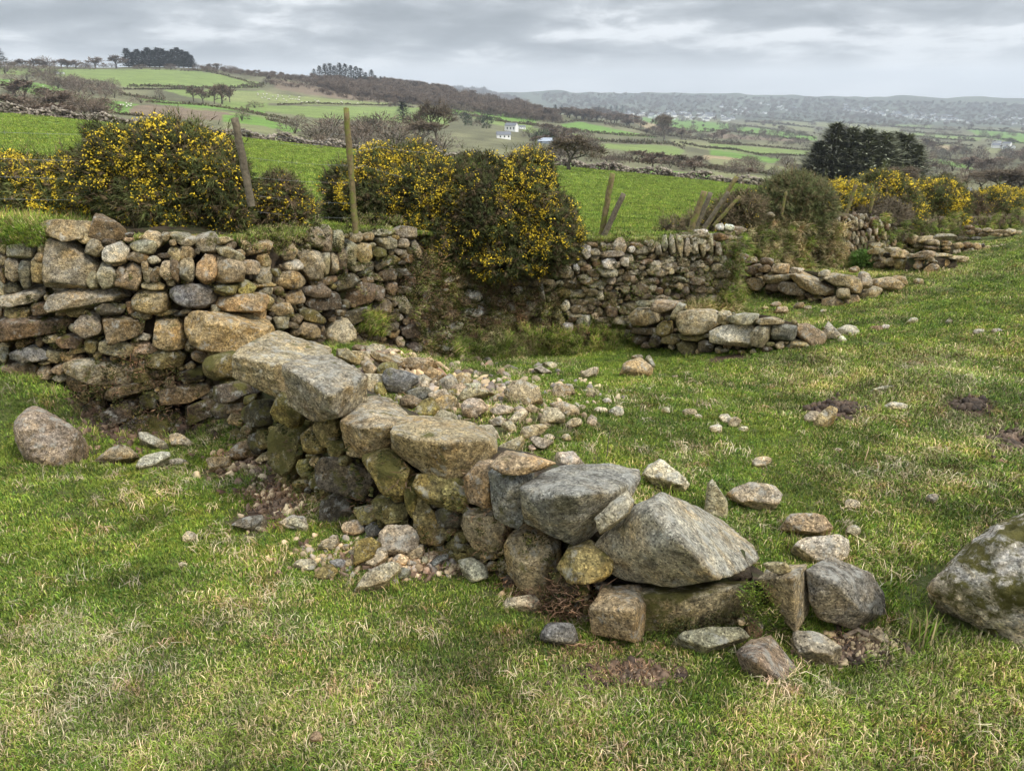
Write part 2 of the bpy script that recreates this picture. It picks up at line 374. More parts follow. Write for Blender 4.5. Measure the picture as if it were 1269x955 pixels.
M_WHITE = simple('whitewash', (.82, .82, .80), .1, .12); M_SLATE = simple('slate_roof', (.16, .17, .19), .1, .2); M_GLASS = simple('dark_window', (.03, .035, .045), .1, .1, .3)
M_BARN = simple('barn_sheet', (.36, .40, .46), .1, .15, .5); M_WOOL = simple('sheep_wool', (.72, .69, .60), 3, .12); M_SHEEPFACE = simple('sheep_face', (.25, .22, .18), 3, .1)
PAL = {'g': (.30, .27, .20), 'p': (.43, .39, .30), 'o': (.35, .27, .15), 't': (.33, .27, .17), 'b': (.175, .133, .085), 'd': (.085, .072, .052),
       'm': (.165, .145, .065), 'y': (.25, .215, .085), 'k': (.41, .345, .24), 'u': (.175, .175, .158), 'r': (.155, .125, .085), 'w': (.50, .49, .45)}
# ---------------------------------------------------------------- stones
ICO = {}
for lv in (2, 3, 4, 5, 6):
    bmx = bmesh.new(); bmesh.ops.create_icosphere(bmx, subdivisions=lv, radius=1)
    ICO[lv] = (np.array([v.co[:] for v in bmx.verts]), np.array([[v.index for v in f.verts] for f in bmx.faces])); bmx.free()
def hull2(P):
    P = sorted(map(tuple, P))
    def half(Q):
        h = []
        for p in Q:
            while len(h) > 1 and (h[-1][0]-h[-2][0])*(p[1]-h[-2][1]) - (h[-1][1]-h[-2][1])*(p[0]-h[-2][0]) <= 0: h.pop()
            h.append(p)
        return h[:-1]
    return np.array(half(P) + half(P[::-1]))
def rock_from_planes(N, D, ext, k, level, seed, rough=.05):
    d, F = ICO[level]; d = d * ext; d = d / np.linalg.norm(d, axis=1, keepdims=True)
    q = np.maximum(d @ N.T, 0) / D
    qm = q.max(1, keepdims=True); r = 1.03 / qm[:, 0] * ((q / qm) ** k).sum(1) ** (-1. / k)
    p = d * r[:, None]; p = p / np.abs(p).max(0).mean()
    f = 1 + rough * fbm(p * 1.9 + seed * 3.1, 3, seed) + rough * .6 * (1 - 2 * np.abs(fbm(p * 4.3 + seed, 3, seed + 5)))
    if level >= 5: f += max(rough, .03) * .32 * fbm(p * 12 + seed, 3, seed + 9)
    return d * (r * f)[:, None], F
TRI = [0]
def lvl(px): return 2 if px < 5 else 3 if px < 17 else 4 if px < 44 else 5 if px < 110 else 6
def make_stone(name, poly, surf, parent=None, thick=.75, face=.45, k=12, color='g', moss=.1, inset=.62, seed=None, up=0., rough=.035, mat_=None, cuts=5, level=None):
    poly = hull2(np.asarray(poly, float)); seed = int(rng.integers(1, 9999)) if seed is None else seed
    rs = np.random.default_rng(seed)
    cu, cv = (poly.max(0) + poly.min(0)) / 2
    P0, nw = surf(cu, cv); d = P0 - EYEV; dist = np.linalg.norm(d); d = d / dist
    n = -(1 - face) * d + face * nw + np.array([0, 0, up]); n /= np.linalg.norm(n)
    s = dist * math.sqrt(np.ptp(poly[:, 0]) * np.ptp(poly[:, 1])) / FPX
    Dz = .5 * thick * s; C = P0 + d * Dz * inset
    r = ray(poly[:, 0], poly[:, 1]); t = ((C - EYEV) @ n) / (r @ n); P = EYEV + r * t[:, None]
    e1 = np.cross([0, 0, 1.], n); e1 /= np.linalg.norm(e1); e2 = np.cross(n, e1)
    C = P.mean(0) * .5 + .5 * (P.max(0) + P.min(0)) / 2; Q = np.stack([(P - C) @ e1, (P - C) @ e2], -1)
    N, D = [], []
    m_ = len(Q)
    for i in range(m_):
        a, c = Q[i], Q[(i + 1) % m_]; e = c - a; l = math.hypot(*e)
        if l < 1e-5: continue
        nn = np.array([e[1], -e[0]]) / l; dd = nn @ a
        if dd < 0: nn, dd = -nn, -dd
        tau = rs.uniform(-.3, .3); N.append([nn[0] * math.cos(tau), nn[1] * math.cos(tau), math.sin(tau)]); D.append(max(dd, .12 * s) * math.cos(tau))
    box = np.concatenate([np.c_[Q, np.full(m_, Dz)], np.c_[Q, np.full(m_, -Dz)]])
    for j in range(4):
        v = np.array([rs.uniform(-.7, .7), rs.uniform(-.5, .8), 1.]); v /= np.linalg.norm(v); N.append(v); D.append((box @ v).max() * rs.uniform(.66, .82))
    N.append([0, 0, -1.]); D.append(Dz)
    k = k * 4. if k > 9 else k * 1.15
    N = np.array(N); D = np.array(D)
    pts = np.concatenate([np.c_[Q, np.full(m_, Dz * .6)], np.c_[Q, np.full(m_, -Dz * .6)]])
    for j in range(cuts):
        v = rs.normal(size=3); v[2] = abs(v[2]) * .8; v /= np.linalg.norm(v)
        N = np.r_[N, [v]]; D = np.r_[D, (pts @ v).max() * rs.uniform(.76, .95)]
    ext = np.array([np.ptp(Q[:, 0]) / 2, np.ptp(Q[:, 1]) / 2, Dz]) ** .75
    px = max(np.ptp(poly[:, 0]), np.ptp(poly[:, 1])); lv = level or lvl(px)
    V, F = rock_from_planes(N, D, ext, k, lv, seed, rough); TRI[0] += len(F)
    V = V[:, :1] * e1 + V[:, 1:2] * e2 + V[:, 2:] * n
    me = mesh_tris(name, V, F, [mat_ or M_STONE], True)
    base = np.array(PAL[color]) if isinstance(color, str) else np.array(color)
    base = base * rs.uniform(.85, 1.18) * (1 + rs.uniform(-.05, .05, 3))
    o = obj(name, me, parent, C, (*base, 1 - moss)); return o
def hero(name, pts, dd, surf, parent=None, color='g', moss=.1, back=.4, k=130, level=6, rough=.024, seed=1, anchor=None, P0=None):
    """pts: visible corners (u, v) with dd metres behind the anchor depth; hidden back corners are added"""
    uv = np.array(pts, float)[:, :2]; off = np.array(pts, float)[:, 2]
    cu, cv = anchor or ((uv.max(0) + uv.min(0)) / 2)
    if P0 is None: P0, _ = surf(cu, cv)
    y0 = P0[1] + dd
    P = np.array([at_y(u, v, y0 + o_) for (u, v), o_ in zip(uv, off)])
    cen = uv.mean(0); hid = np.array([at_y(cen[0] + (u - cen[0]) * .84, cen[1] + (v - cen[1]) * .84, max(y0 + o_ + back * .3, y0 + back)) for (u, v), o_ in zip(uv, off)])
    # keep hidden corners inside the seen outline
    bmx = bmesh.new(); [bmx.verts.new(p) for p in np.r_[P, hid]]
    bmesh.ops.convex_hull(bmx, input=bmx.verts); bmx.normal_update()
    C = P.mean(0) * .5 + hid.mean(0) * .5; N, D = [], []
    for f in bmx.faces:
        nn = np.array(f.normal[:]); q = np.array(f.verts[0].co[:]) - C; dd_ = nn @ q
        if dd_ < 0: nn, dd_ = -nn, -dd_
        if all(abs(nn @ m_ - 1) > .006 for m_ in N): N.append(nn); D.append(max(dd_, .01))
    bmx.free(); N = np.array(N); D = np.array(D)
    ext = np.ptp(np.r_[P, hid], axis=0) ** .6
    V, F = rock_from_planes(N, D, ext, k, level, seed, rough); TRI[0] += len(F)
    me = mesh_tris(name, V, F, [M_STONE], True)
    base = np.array(PAL[color]) if isinstance(color, str) else np.array(color)
    return obj(name, me, parent, C, (*base, 1 - moss))

# record of which photo area already has a stone, used to pack small stones into the gaps
COV = np.zeros((955, 1269), bool)
VV, UU = np.mgrid[0:955, 0:1269]
def inpoly(poly, U, V):
    poly = np.asarray(poly, float); ins = np.zeros(np.shape(U), bool); n = len(poly)
    for i in range(n):
        x0, y0 = poly[i]; x1, y1 = poly[(i + 1) % n]
        c = (y0 > V) != (y1 > V)
        with np.errstate(divide='ignore', invalid='ignore'): ins ^= c & (U < (x1 - x0) * (V - y0) / (y1 - y0 if y1 != y0 else 1e-9) + x0)
    return ins
def cover(poly):
    p = np.asarray(poly); x0, y0 = np.maximum(p.min(0).astype(int), 0); x1, y1 = p.max(0).astype(int) + 1
    if x1 <= 0 or y1 <= 0 or x0 > 1268 or y0 > 954: return
    COV[y0:y1, x0:x1] |= inpoly(poly, UU[y0:y1, x0:x1], VV[y0:y1, x0:x1])
def blocky(x0, y0, x1, y1, rs, rot=0., p=4.2, n=7, jit=.12):
    cx, cy, a, c = (x0 + x1) / 2, (y0 + y1) / 2, (x1 - x0) / 2, (y1 - y0) / 2
    th = (np.arange(n) + rs.uniform(-.3, .3, n)) / n * 2 * math.pi; ct, st = np.cos(th), np.sin(th)
    r = (np.abs(ct) ** p + np.abs(st) ** p) ** (-1 / p) * (1 + rs.uniform(-jit, jit, n) + .03)
    x, y = a * r * ct, c * r * st; cr, sr = math.cos(rot), math.sin(rot)
    return np.c_[cx + x * cr - y * sr, cy + x * sr + y * cr]
def conv(lst, ox, oy, s): return [((np.array(e[0], float).reshape(-1, 2) / s + (ox, oy)), *e[1:]) for e in lst]
def wall_stones(parent, lst, crop, surf, **kw):
    """lst rows: (x0,y0,x1,y1 | polygon points..., colour, moss, k, rot)"""
    ox, oy, s = crop; out = []
    for e in lst:
        q = np.array(e[0], float).reshape(-1, 2) / s + (ox, oy); rs = np.random.default_rng(int(q.sum() * 7) % 99991)
        colr = e[1] if len(e) > 1 else 't'; mo = e[2] if len(e) > 2 else .15; k = e[3] if len(e) > 3 else 12; rot = e[4] if len(e) > 4 else rs.uniform(-.08, .08)
        poly = blocky(*q[0], *q[1], rs, rot, p=2.3 if k < 9 else 4.) if len(q) == 2 else q
        cover(poly); out.append(make_stone('stone', poly, surf, parent, color=colr, moss=mo, k=k, seed=int(q.sum() * 13) % 9973, **kw))
    return out
def fill_stones(parent, top, bot, surf, n, wr, hr, cols, moss=(.1, .6), seed=3, maxov=.35, inset=1.5, limit=300, k=(8, 14), vert=False, **kw):
    """top, bot: photo outline of the wall face; small stones are packed where none is listed"""
    rs = np.random.default_rng(seed); tu, tv = np.array(top).T; bu, bv = np.array(bot).T; made = 0
    for i in range(n):
        if made >= limit: break
        sh = 1 - .6 * i / n
        u = rs.uniform(max(tu[0], bu[0]), min(tu[-1], bu[-1])); a, c = np.interp(u, tu, tv), np.interp(u, bu, bv); v = rs.uniform(a, c)
        w_ = rs.uniform(*wr) * sh; h_ = min(rs.uniform(*hr) * sh, w_ * (3 if vert else 1.1))
        if v - h_ / 2 < a - 2 or v + h_ / 2 > c + 4: continue
        pl = blocky(u - w_ / 2, v - h_ / 2, u + w_ / 2, v + h_ / 2, rs, rs.normal(0, .14), 4.5, 6)
        x0, y0 = np.maximum(pl.min(0).astype(int), 0); x1, y1 = pl.max(0).astype(int) + 1
        sub = COV[y0:y1, x0:x1]
        if sub.size == 0: continue
        ins = inpoly(pl, UU[y0:y1, x0:x1], VV[y0:y1, x0:x1])
        if ins.sum() < 3 or (sub & ins).sum() > maxov * ins.sum(): continue
        COV[y0:y1, x0:x1] |= ins; made += 1
        make_stone('stone', pl, surf, parent, color=str(rs.choice(list(cols))), moss=rs.uniform(*moss), k=rs.uniform(*k), inset=inset, seed=int(rs.integers(9999)), **kw)
    return made
def core(name, us, top, base, surf, parent, thick=.45, inset=.14, mat_=None, amp=.04, nv=26, cap=True, drop=.25, step=3., kind=None, extra=None):
    """the body of a wall behind its face stones: a lumpy solid following the surface"""
    U = np.arange(us[0], us[1] + .1, step); tu, tv = np.array(top).T; bu, bv = np.array(base).T
    rows = []
    for u in U:
        a, c = np.interp(u, tu, tv), np.interp(u, bu, bv)
        P0, n0 = surf(u, (a + c) / 2); d = P0 - EYEV; 
        q, _ = surf(u, a); q2, _ = surf(u, c); inw = -n0
        zt, zb = q[2], q2[2] - drop
        col_ = [np.array([P0[0], P0[1], 0]) + inw * inset + np.array([0, 0, zb + (zt - zb) * s_]) for s_ in np.linspace(0, 1, nv)]
        for s_ in np.linspace(.15, 1, 5): col_.append(col_[nv - 1] + inw * thick * s_ + np.array([0, 0, -.05 * s_ ** 2]))
        col_.append(col_[-1] + np.array([0, 0, -(zt - zb)]))
        rows.append(col_)
    Rw = np.array(rows); nu, nr = Rw.shape[:2]; V = Rw.reshape(-1, 3)
    dsp = amp * fbm(V * 5.5, 4, 21); V = V + np.array([.25, -.8, .5]) * dsp[:, None]
    if extra is not None: V = extra(V)
    i, j = np.meshgrid(np.arange(nu - 1), np.arange(nr - 1), indexing='ij'); a = (i * nr + j).ravel()
    F = np.stack([a, a + nr, a + nr + 1, a + 1], -1)
    B = V.mean(0); me = mesh_tris(name, V - B, F, [mat_ or M_EARTH], True); TRI[0] += 2 * len(F)
    return obj(name, me, parent, B)

PX = (0, 0, 1)
# ---------------------------------------------------------------- pasture sheet and far country
gx = np.arange(-12, 16.01, .075); gy = np.arange(-3, 21.01, .075)
X, Y = np.meshgrid(gx, gy, indexing='ij'); Z = gz(X, Y); GRID[0] = Z
def plan_ell(u, v, ru, rv):
    c = ground(u, v); a = ground(u + ru, v); t = ground(u, v - rv); return c[0], c[1], abs(a[0] - c[0]) + .02, abs(t[1] - c[1]) + .02
SOIL = [(*plan_ell(u, v, a, c), s) for u, v, a, c, s in ((1058,806,58,24,1.1),(775,838,62,16,.62),(352,612,48,42,.8),(705,735,40,14,.9),(640,745,55,14,.5),(1040,508,32,12,1.2),(1203,502,26,11,1.2),
    (1258,552,36,26,1.1),(520,695,120,26,.6),(150,505,80,40,.75),(250,905,34,14,.5),(480,905,40,14,.5),(300,575,60,22,.6),(560,480,120,40,.5),(650,530,110,40,.45),(905,443,34,4,.9),(700,415,60,22,.4),(90,640,70,14,.45),(1240,470,40,12,.4),(30,660,40,20,.4))]
def soil_at(x, y):
    s = np.zeros(np.shape(x))
    for cx, cy, a, c, k in SOIL: s = np.maximum(s, k * np.exp(-(((x - cx) / a) ** 2 + ((y - cy) / c) ** 2) ** 1.3 * .8))
    return s
ni, nj = X.shape; i, j = np.meshgrid(np.arange(ni - 1), np.arange(nj - 1), indexing='ij'); a = (i * nj + j).ravel()
me = mesh_tris('pasture', np.c_[X.ravel(), Y.ravel(), Z.ravel()], np.stack([a, a + nj, a + nj + 1, a + 1], -1), [M_TURF], True, attr={'soil': soil_at(X, Y).ravel()})
tag(obj('ground', me), kind='structure')

# plan distance of the bank in each direction
AZ = np.linspace(-1.25, 1.25, 501)
BR = np.array([ (lambda h: h[0] if h else 30.)(line_hit([(-14, 2)] + BANK, (math.sin(q), math.cos(q)))) for q in AZ])
def bank_r(x, y): return np.interp(np.arctan2(x, y), AZ, BR)

U = np.arange(-490, 1691, 4.); nr = 330
d = ray(U, np.full(len(U), 280.)); az = np.arctan2(d[:, 0], d[:, 1]); r0 = np.interp(az, AZ, BR) + .12
q = np.linspace(0, 1, nr)[:, None]; RR = np.exp(np.log(r0) * (1 - q) + math.log(8900) * q)
UU2 = np.broadcast_to(U, RR.shape); P = far_at(UU2.ravel(), RR.ravel()).reshape(nr, len(U), 3); VVf = vfar(UU2, RR)
FIELDS = []
def fld(crop, pts, col): FIELDS.append((np.array(pts, float).reshape(-1, 2) / crop[2] + crop[:2], col))
K1 = (0,40,3.845); K2 = (300,60,3.525); K3 = (560,80,3.525); K4 = (880,90,3.262)
G1, G2, G3, OL, BR_, TAN = (.15,.20,.055), (.115,.205,.035), (.18,.205,.075), (.17,.175,.08), (.16,.12,.08), (.28,.22,.125)
fld(PX, (-600,60,280,75,420,118,420,60,1000,60,1000,40,-600,40), (.11,.095,.06))
fld(K1, (0,168,280,176,600,176,900,182,1060,203,1235,240,1240,264,1000,268,800,262,600,262,520,242,360,215,0,200), G1)
fld(K1, (0,222,100,228,260,258,370,300,470,345,400,340,200,310,60,262,0,250), G2)
fld(K1, (440,320,560,330,660,345,720,388,560,388,440,372), G2)
fld(K1, (770,272,1269,280,1269,362,1060,340,860,300), G1)
fld(K1, (640,312,900,338,1269,372,1269,396,1090,372,760,345), G2)
fld(K1, (860,355,1269,402,1269,436,1160,425,960,385), G1)
fld(K1, (640,350,720,345,1100,385,1110,425,700,405,600,390), BR_)
fld(K2, (-80,182,130,198,400,222,700,245,540,252,300,245,-80,230), G3)
fld(K2, (-80,240,140,252,690,256,800,262,920,290,900,335,600,320,450,312,280,300,60,270,-80,262), G1)
fld(K2, (-80,290,60,298,200,335,260,360,200,370,-80,340), G2)
fld(K2, (890,262,1269,298,1269,332,1180,325,1000,293), G2)
fld(K2, (1000,300,1200,326,1269,336,1269,360,1080,330), G1)
fld(K2, (120,130,340,170,500,190,700,238,400,218,150,178), BR_)
fld(K2, (-80,320,100,340,330,400,420,440,200,420,-80,380), OL)
fld(K3, (0,192,380,240,365,264,200,242,0,215), G2); fld(K3, (470,262,560,250,700,280,900,318,740,312,500,285), G2)
fld(K3, (320,272,520,300,700,332,560,330,380,310,310,290), G1); fld(K3, (770,233,900,230,1210,258,1200,288,1080,297,900,262), G2)
fld(K3, (640,345,960,355,1015,376,1000,402,760,378,650,362), G1); fld(K3, (950,325,1269,358,1269,402,1100,372,960,345), OL)
fld(K3, (590,438,880,458,1269,495,1269,510,900,480,600,456), G2); fld(K3, (340,418,470,425,600,440,600,455,340,436), G1)
fld(K3, (780,245,900,262,930,295,850,280), TAN); fld(K3, (1100,395,1269,410,1269,430,1100,415), TAN)
fld(K4, (0,200,75,206,60,237,0,230), G2); fld(K4, (95,218,200,226,430,258,430,276,100,242), G2); fld(K4, (0,288,400,316,400,332,200,332,0,308), G1)
fld(K4, (0,310,180,335,290,348,250,368,0,332), G2); fld(K4, (180,182,400,203,400,216,180,200), OL); fld(K4, (180,202,420,224,420,240,200,215), OL)
fld(K4, (800,238,1100,262,1080,277,820,256), G1); fld(K4, (1040,232,1400,246,1400,300,1240,285,1100,262), G2); fld(K4, (865,342,1060,375,1060,392,900,366), G2)
fld(K4, (905,292,1030,298,1000,318,915,310), TAN); fld(K4, (410,196,600,206,800,228,780,242,430,218), OL); fld(K4, (800,262,1000,285,980,297,820,280), OL)
fld(K4, (480,180,900,214,880,226,480,196), G1); fld(K4, (700,300,860,330,840,350,700,320), G1); fld(K4, (280,150,400,156,380,166,280,162), OL)
fld(K4, (0,345,160,360,380,390,380,402,100,385,0,365), OL); fld(K4, (0,245,380,270,380,282,0,262), BR_); fld(K4, (1100,300,1269,320,1269,340,1120,325), OL)
fld(K4, (0,400,130,410,260,420,240,440,0,430), OL)
base = np.array([.12, .118, .062]); C = np.broadcast_to(base, RR.shape + (3,)).copy()
jit = fbm(np.stack([UU2 / 22, VVf / 5, 0 * VVf], -1), 2, 12) * 1.2
C *= (1 + .35 * fbm(np.stack([UU2 / 30, VVf / 6, 0 * VVf], -1), 3, 31))[..., None]
for poly, colr in FIELDS: C[inpoly(poly, UU2 + jit, VVf + jit * .5) & (RR > 105)] = colr
fw = 92 + 3 * fbm(np.stack([UU2 / 60, 0 * RR, 0 * RR], -1), 2, 2)
near = RR < fw; nn = fbm(np.stack([P[..., 0] * .15, P[..., 1] * .15, 0 * RR], -1), 4, 41)
C[near] = (np.array([.145, .215, .045]) * (1 + .28 * nn[near][:, None]) + np.array([.05, .03, .02]) * np.clip(nn[near], 0, 1)[:, None])
yel = np.exp(-((VVf - 208) / 12.) ** 2) * (UU2 < 260) + np.exp(-((VVf - 262) / 12.) ** 2) * (UU2 > 640) * .5; C += near[..., None] * yel[..., None] * np.array([.06, .03, .015])
P[0, :, 2] -= 1.2; C[:2] = (.10, .075, .05)
far = RR > 3000; C[far] = np.array([.085, .098, .068]) * (1 + .35 * fbm(np.stack([UU2[far] / 30, VVf[far] / 4, 0 * UU2[far]], -1), 3, 77))[:, None]
nu = len(U); i, j = np.meshgrid(np.arange(nr - 1), np.arange(nu - 1), indexing='ij'); a = (i * nu + j).ravel()
me = mesh_tris('countryside', P.reshape(-1, 3), np.stack([a, a + 1, a + nu + 1, a + nu], -1), [M_LAND], True, col=C.reshape(-1, 3))
tag(obj('terrain', me), kind='structure')
# ---------------------------------------------------------------- the walls
C1=(0,250,2.728); C2=(200,360,3.184); C3=(460,400,2.809); C4=(620,540,2.538); C5=(300,260,3.966); C6=(560,260,3.525); C7=(760,250,2.493)
C9=(420,380,6.345); C10=(580,450,6.345); C11=(360,620,4.23); C12=(680,720,2.884); C13=(900,200,3.439); C15=(760,440,2.493); PX=(0,0,1)
def gsurf(u, v): q = ground(u, v); return q, np.array([0, -1., 0])

# --- the low tumbled spur in the foreground ---
SPUR_BASE = [(262,520),(285,545),(345,592),(400,632),(470,668),(560,695),(640,730),(730,775),(840,790),(940,790),(1005,778),(1100,765)]
SP = [ground(u, v)[:2] for u, v in SPUR_BASE]; spur = surf_line(SP)
g0 = ground(560, 695)
W2 = thing('dry_stone_wall', 'collapsing low granite wall running from the left wall to the big pale boulder in the foreground', 'wall', g0)
def H(pts, dd, col, moss, **kw):
    uv = [p[:2] for p in pts]; cover(hull2(uv)); return hero('stone', pts, dd, spur, W2, col, moss, **kw)
H([(289,441,.0),(341,452,-.08),(297,431,.1),(345,410,.38),(407,431,.42),(410,442,.25),(290,467,.02),(338,484,-.05),(349,494,-.05),(385,470,.1)], .14, (.34,.29,.19), .12, seed=4)['label'] = 'long pale topped granite slab at the junction with the left wall'
H([(351,453,.0),(408,489,-.18),(455,466,.02),(412,442,.30),(378,441,.25),(358,502,.03),(396,522,-.10),(418,516,-.14),(454,497,.05)], -.02, (.275,.25,.195), .12, seed=15, rough=.045)
H([(422,522,.03),(447,530,-.08),(484,527,-.07),(440,498,.2),(464,490,.33),(484,495,.33),(509,516,.12),(431,562,.05),(450,567,-.02),(484,549,.0),(505,540,.08)], .1, (.36,.30,.20), .2, seed=6)
H([(487,536,.0),(552,549,-.11),(600,545,-.02),(492,519,.2),(531,516,.3),(585,524,.3),(613,541,.2),(614,560,.08),(581,586,-.03),(554,594,-.06),(531,589,-.03),(488,558,.05)], .08, (.34,.28,.17), .14, seed=7)
H([(646,604,.03),(660,622,-.03),(715,612,-.12),(752,610,-.06),(670,588,.15),(700,577,.28),(755,576,.34),(791,582,.3),(793,594,.2),(652,645,.05),(690,664,-.02),(712,674,.0),(728,668,.03),(780,618,.1)], .06, (.25,.245,.215), .0, seed=8)['label'] = 'big dark grey granite boulder with a flat sloping top'
H([(821,612,.14),(806,630,-.02),(848,674,-.16),(889,717,-.18),(734,682,.12),(752,660,.12),(790,628,.10),(845,724,-.08),(790,719,.02),(742,700,.1),(940,692,.26),(931,676,.38),(896,646,.48),(866,629,.48),(923,705,.05)], .08, (.36,.34,.275), .0, seed=39, back=.3)['label'] = 'largest pale grey boulder, ridged like a roof'
H([(730,754,.02),(785,756,-.06),(748,728,.12),(793,725,.15),(801,748,.08),(796,793,.03),(786,794,-.06),(734,784,.02)], -.1, (.31,.24,.145), .05, back=.12, seed=10, k=130, level=5)['label'] = 'tan cube shaped stone'
H([(742,724,.2),(800,737,-.0),(862,737,-.05),(926,723,.02),(931,713,.2),(938,722,.14),(932,762,.06),(915,777,.02),(845,792,-.03),(800,788,.0),(770,782,.0),(748,740,.1)], .06, (.29,.255,.17), .75, back=.3, seed=11, k=130)['label'] = 'long moss faced slab lying under the largest boulder'
H([(938,718,.06),(956,702,.12),(999,700,.1),(982,716,-.04),(1001,760,.06),(986,783,-.03),(974,772,0)], -.02, (.30,.25,.165), .12, back=.15, seed=12, k=130)
H([(1000,706,.02),(1030,690,.12),(1046,699,.12),(1081,713,.08),(1095,737,.05),(1095,760,.03),(1057,777,-.02),(1014,764,-.03),(1004,745,-.02),(1036,722,-.05),(1068,758,-.05)], -.02, (.20,.185,.155), .02, back=.2, seed=13, k=130)['label'] = 'dark flat faced stone blotched with pale lichen at the end of the wall'
wall_stones(W2, [((185,255,285,350),'m',.7),((120,235,185,282),'t',.3,7),((455,410,560,535),'y',.4),((425,510,570,700),'m',.75),((215,360,370,440),'d',.5),
 ((265,440,335,480),'t',.3),((320,430,460,540),'d',.6),((612,490,710,605),'y',.4),((560,530,655,650),'y',.4),((655,595,730,655),'m',.5),
 ((610,690,640,662,760,665,830,700,868,790,840,838,760,815,650,780,612,720),'d',.45),((790,655,870,628,925,640,1000,720,960,820,905,805,830,720),'y',.55),
 ((830,810,915,880),'m',.5),((865,835,975,915),'m',.45),((770,845,860,920),'y',.3),((640,790,770,915),'d',.6),((145,575,175,540,270,510,300,560,285,600,180,618),'t',.2),
 ((265,625,300,600,395,595,400,620,300,665),'b',.5),((380,545,440,620),'m',.7),((470,650,560,740),'m',.7),((350,560,420,640),'d',.6),((700,650,745,690),'m',.5)], C2, spur)
wall_stones(W2, [((115,535,175,670),'y',.5),((155,560,170,528,270,525,335,545,335,600,250,640,160,600),'m',.45),((330,530,370,490,425,490,425,640,350,635,330,590),'t',.15),
 ((415,545,440,500,520,470,560,480,560,640,520,690,430,670),'u',.35),((430,470,480,450,560,465,630,490,560,520,470,500),'t',.1),((240,575,290,545,345,600,330,650,250,630),'y',.4),
 ((325,700,345,645,430,645,485,690,485,750,430,800,350,780),'t',.35),((145,578,170,575,275,720,275,770,190,765,150,700),'m',.2),((228,645,330,715),'d',.5),
 ((480,790,490,735,540,720,620,735,655,790,650,900,560,950,480,870),'t',.4),((650,850,690,780,770,770,840,810,830,895,700,900),'y',.4),
 ((0,620,60,590,80,660,20,690),'m',.4),((30,625,130,700),'m',.45),((460,870,520,950),'d',.4),((655,900,740,950),'d',.5),((340,770,400,820),'m',.4)], C3, spur)
wall_stones(W2, [((305,255,360,200,400,180,425,210,400,250,315,308),'p',.1),((280,445,320,465),'d',.3),((300,462,350,490),'d',.3),((745,570,775,600),'k',.1,8),((765,545,820,630),'b',.3),((840,395,905,430),'t',.1)], C4, spur)
# the body behind the spur's face, rows of (photo column, row of its top)
core('core', (266, 1000), [(262,470),(300,455),(350,500),(420,540),(480,575),(560,600),(640,625),(700,672),(760,700),(830,745),(930,745),(1000,760)],
     [(262,520),(285,545),(345,592),(400,632),(470,668),(560,695),(640,730),(730,775),(840,790),(940,790),(1005,778)], spur, W2, thick=.32, inset=.15, drop=.1, amp=.05)
n = fill_stones(W2, [(275,485),(300,480),(350,515),(420,550),(480,590),(560,610),(640,650),(700,690),(735,720)], [(275,535),(345,590),(400,630),(470,665),(560,692),(640,728),(730,770)], spur, 1500, (14,34), (10,26), 'mtydtm', (.2,.7), seed=5, limit=90, inset=1.3)

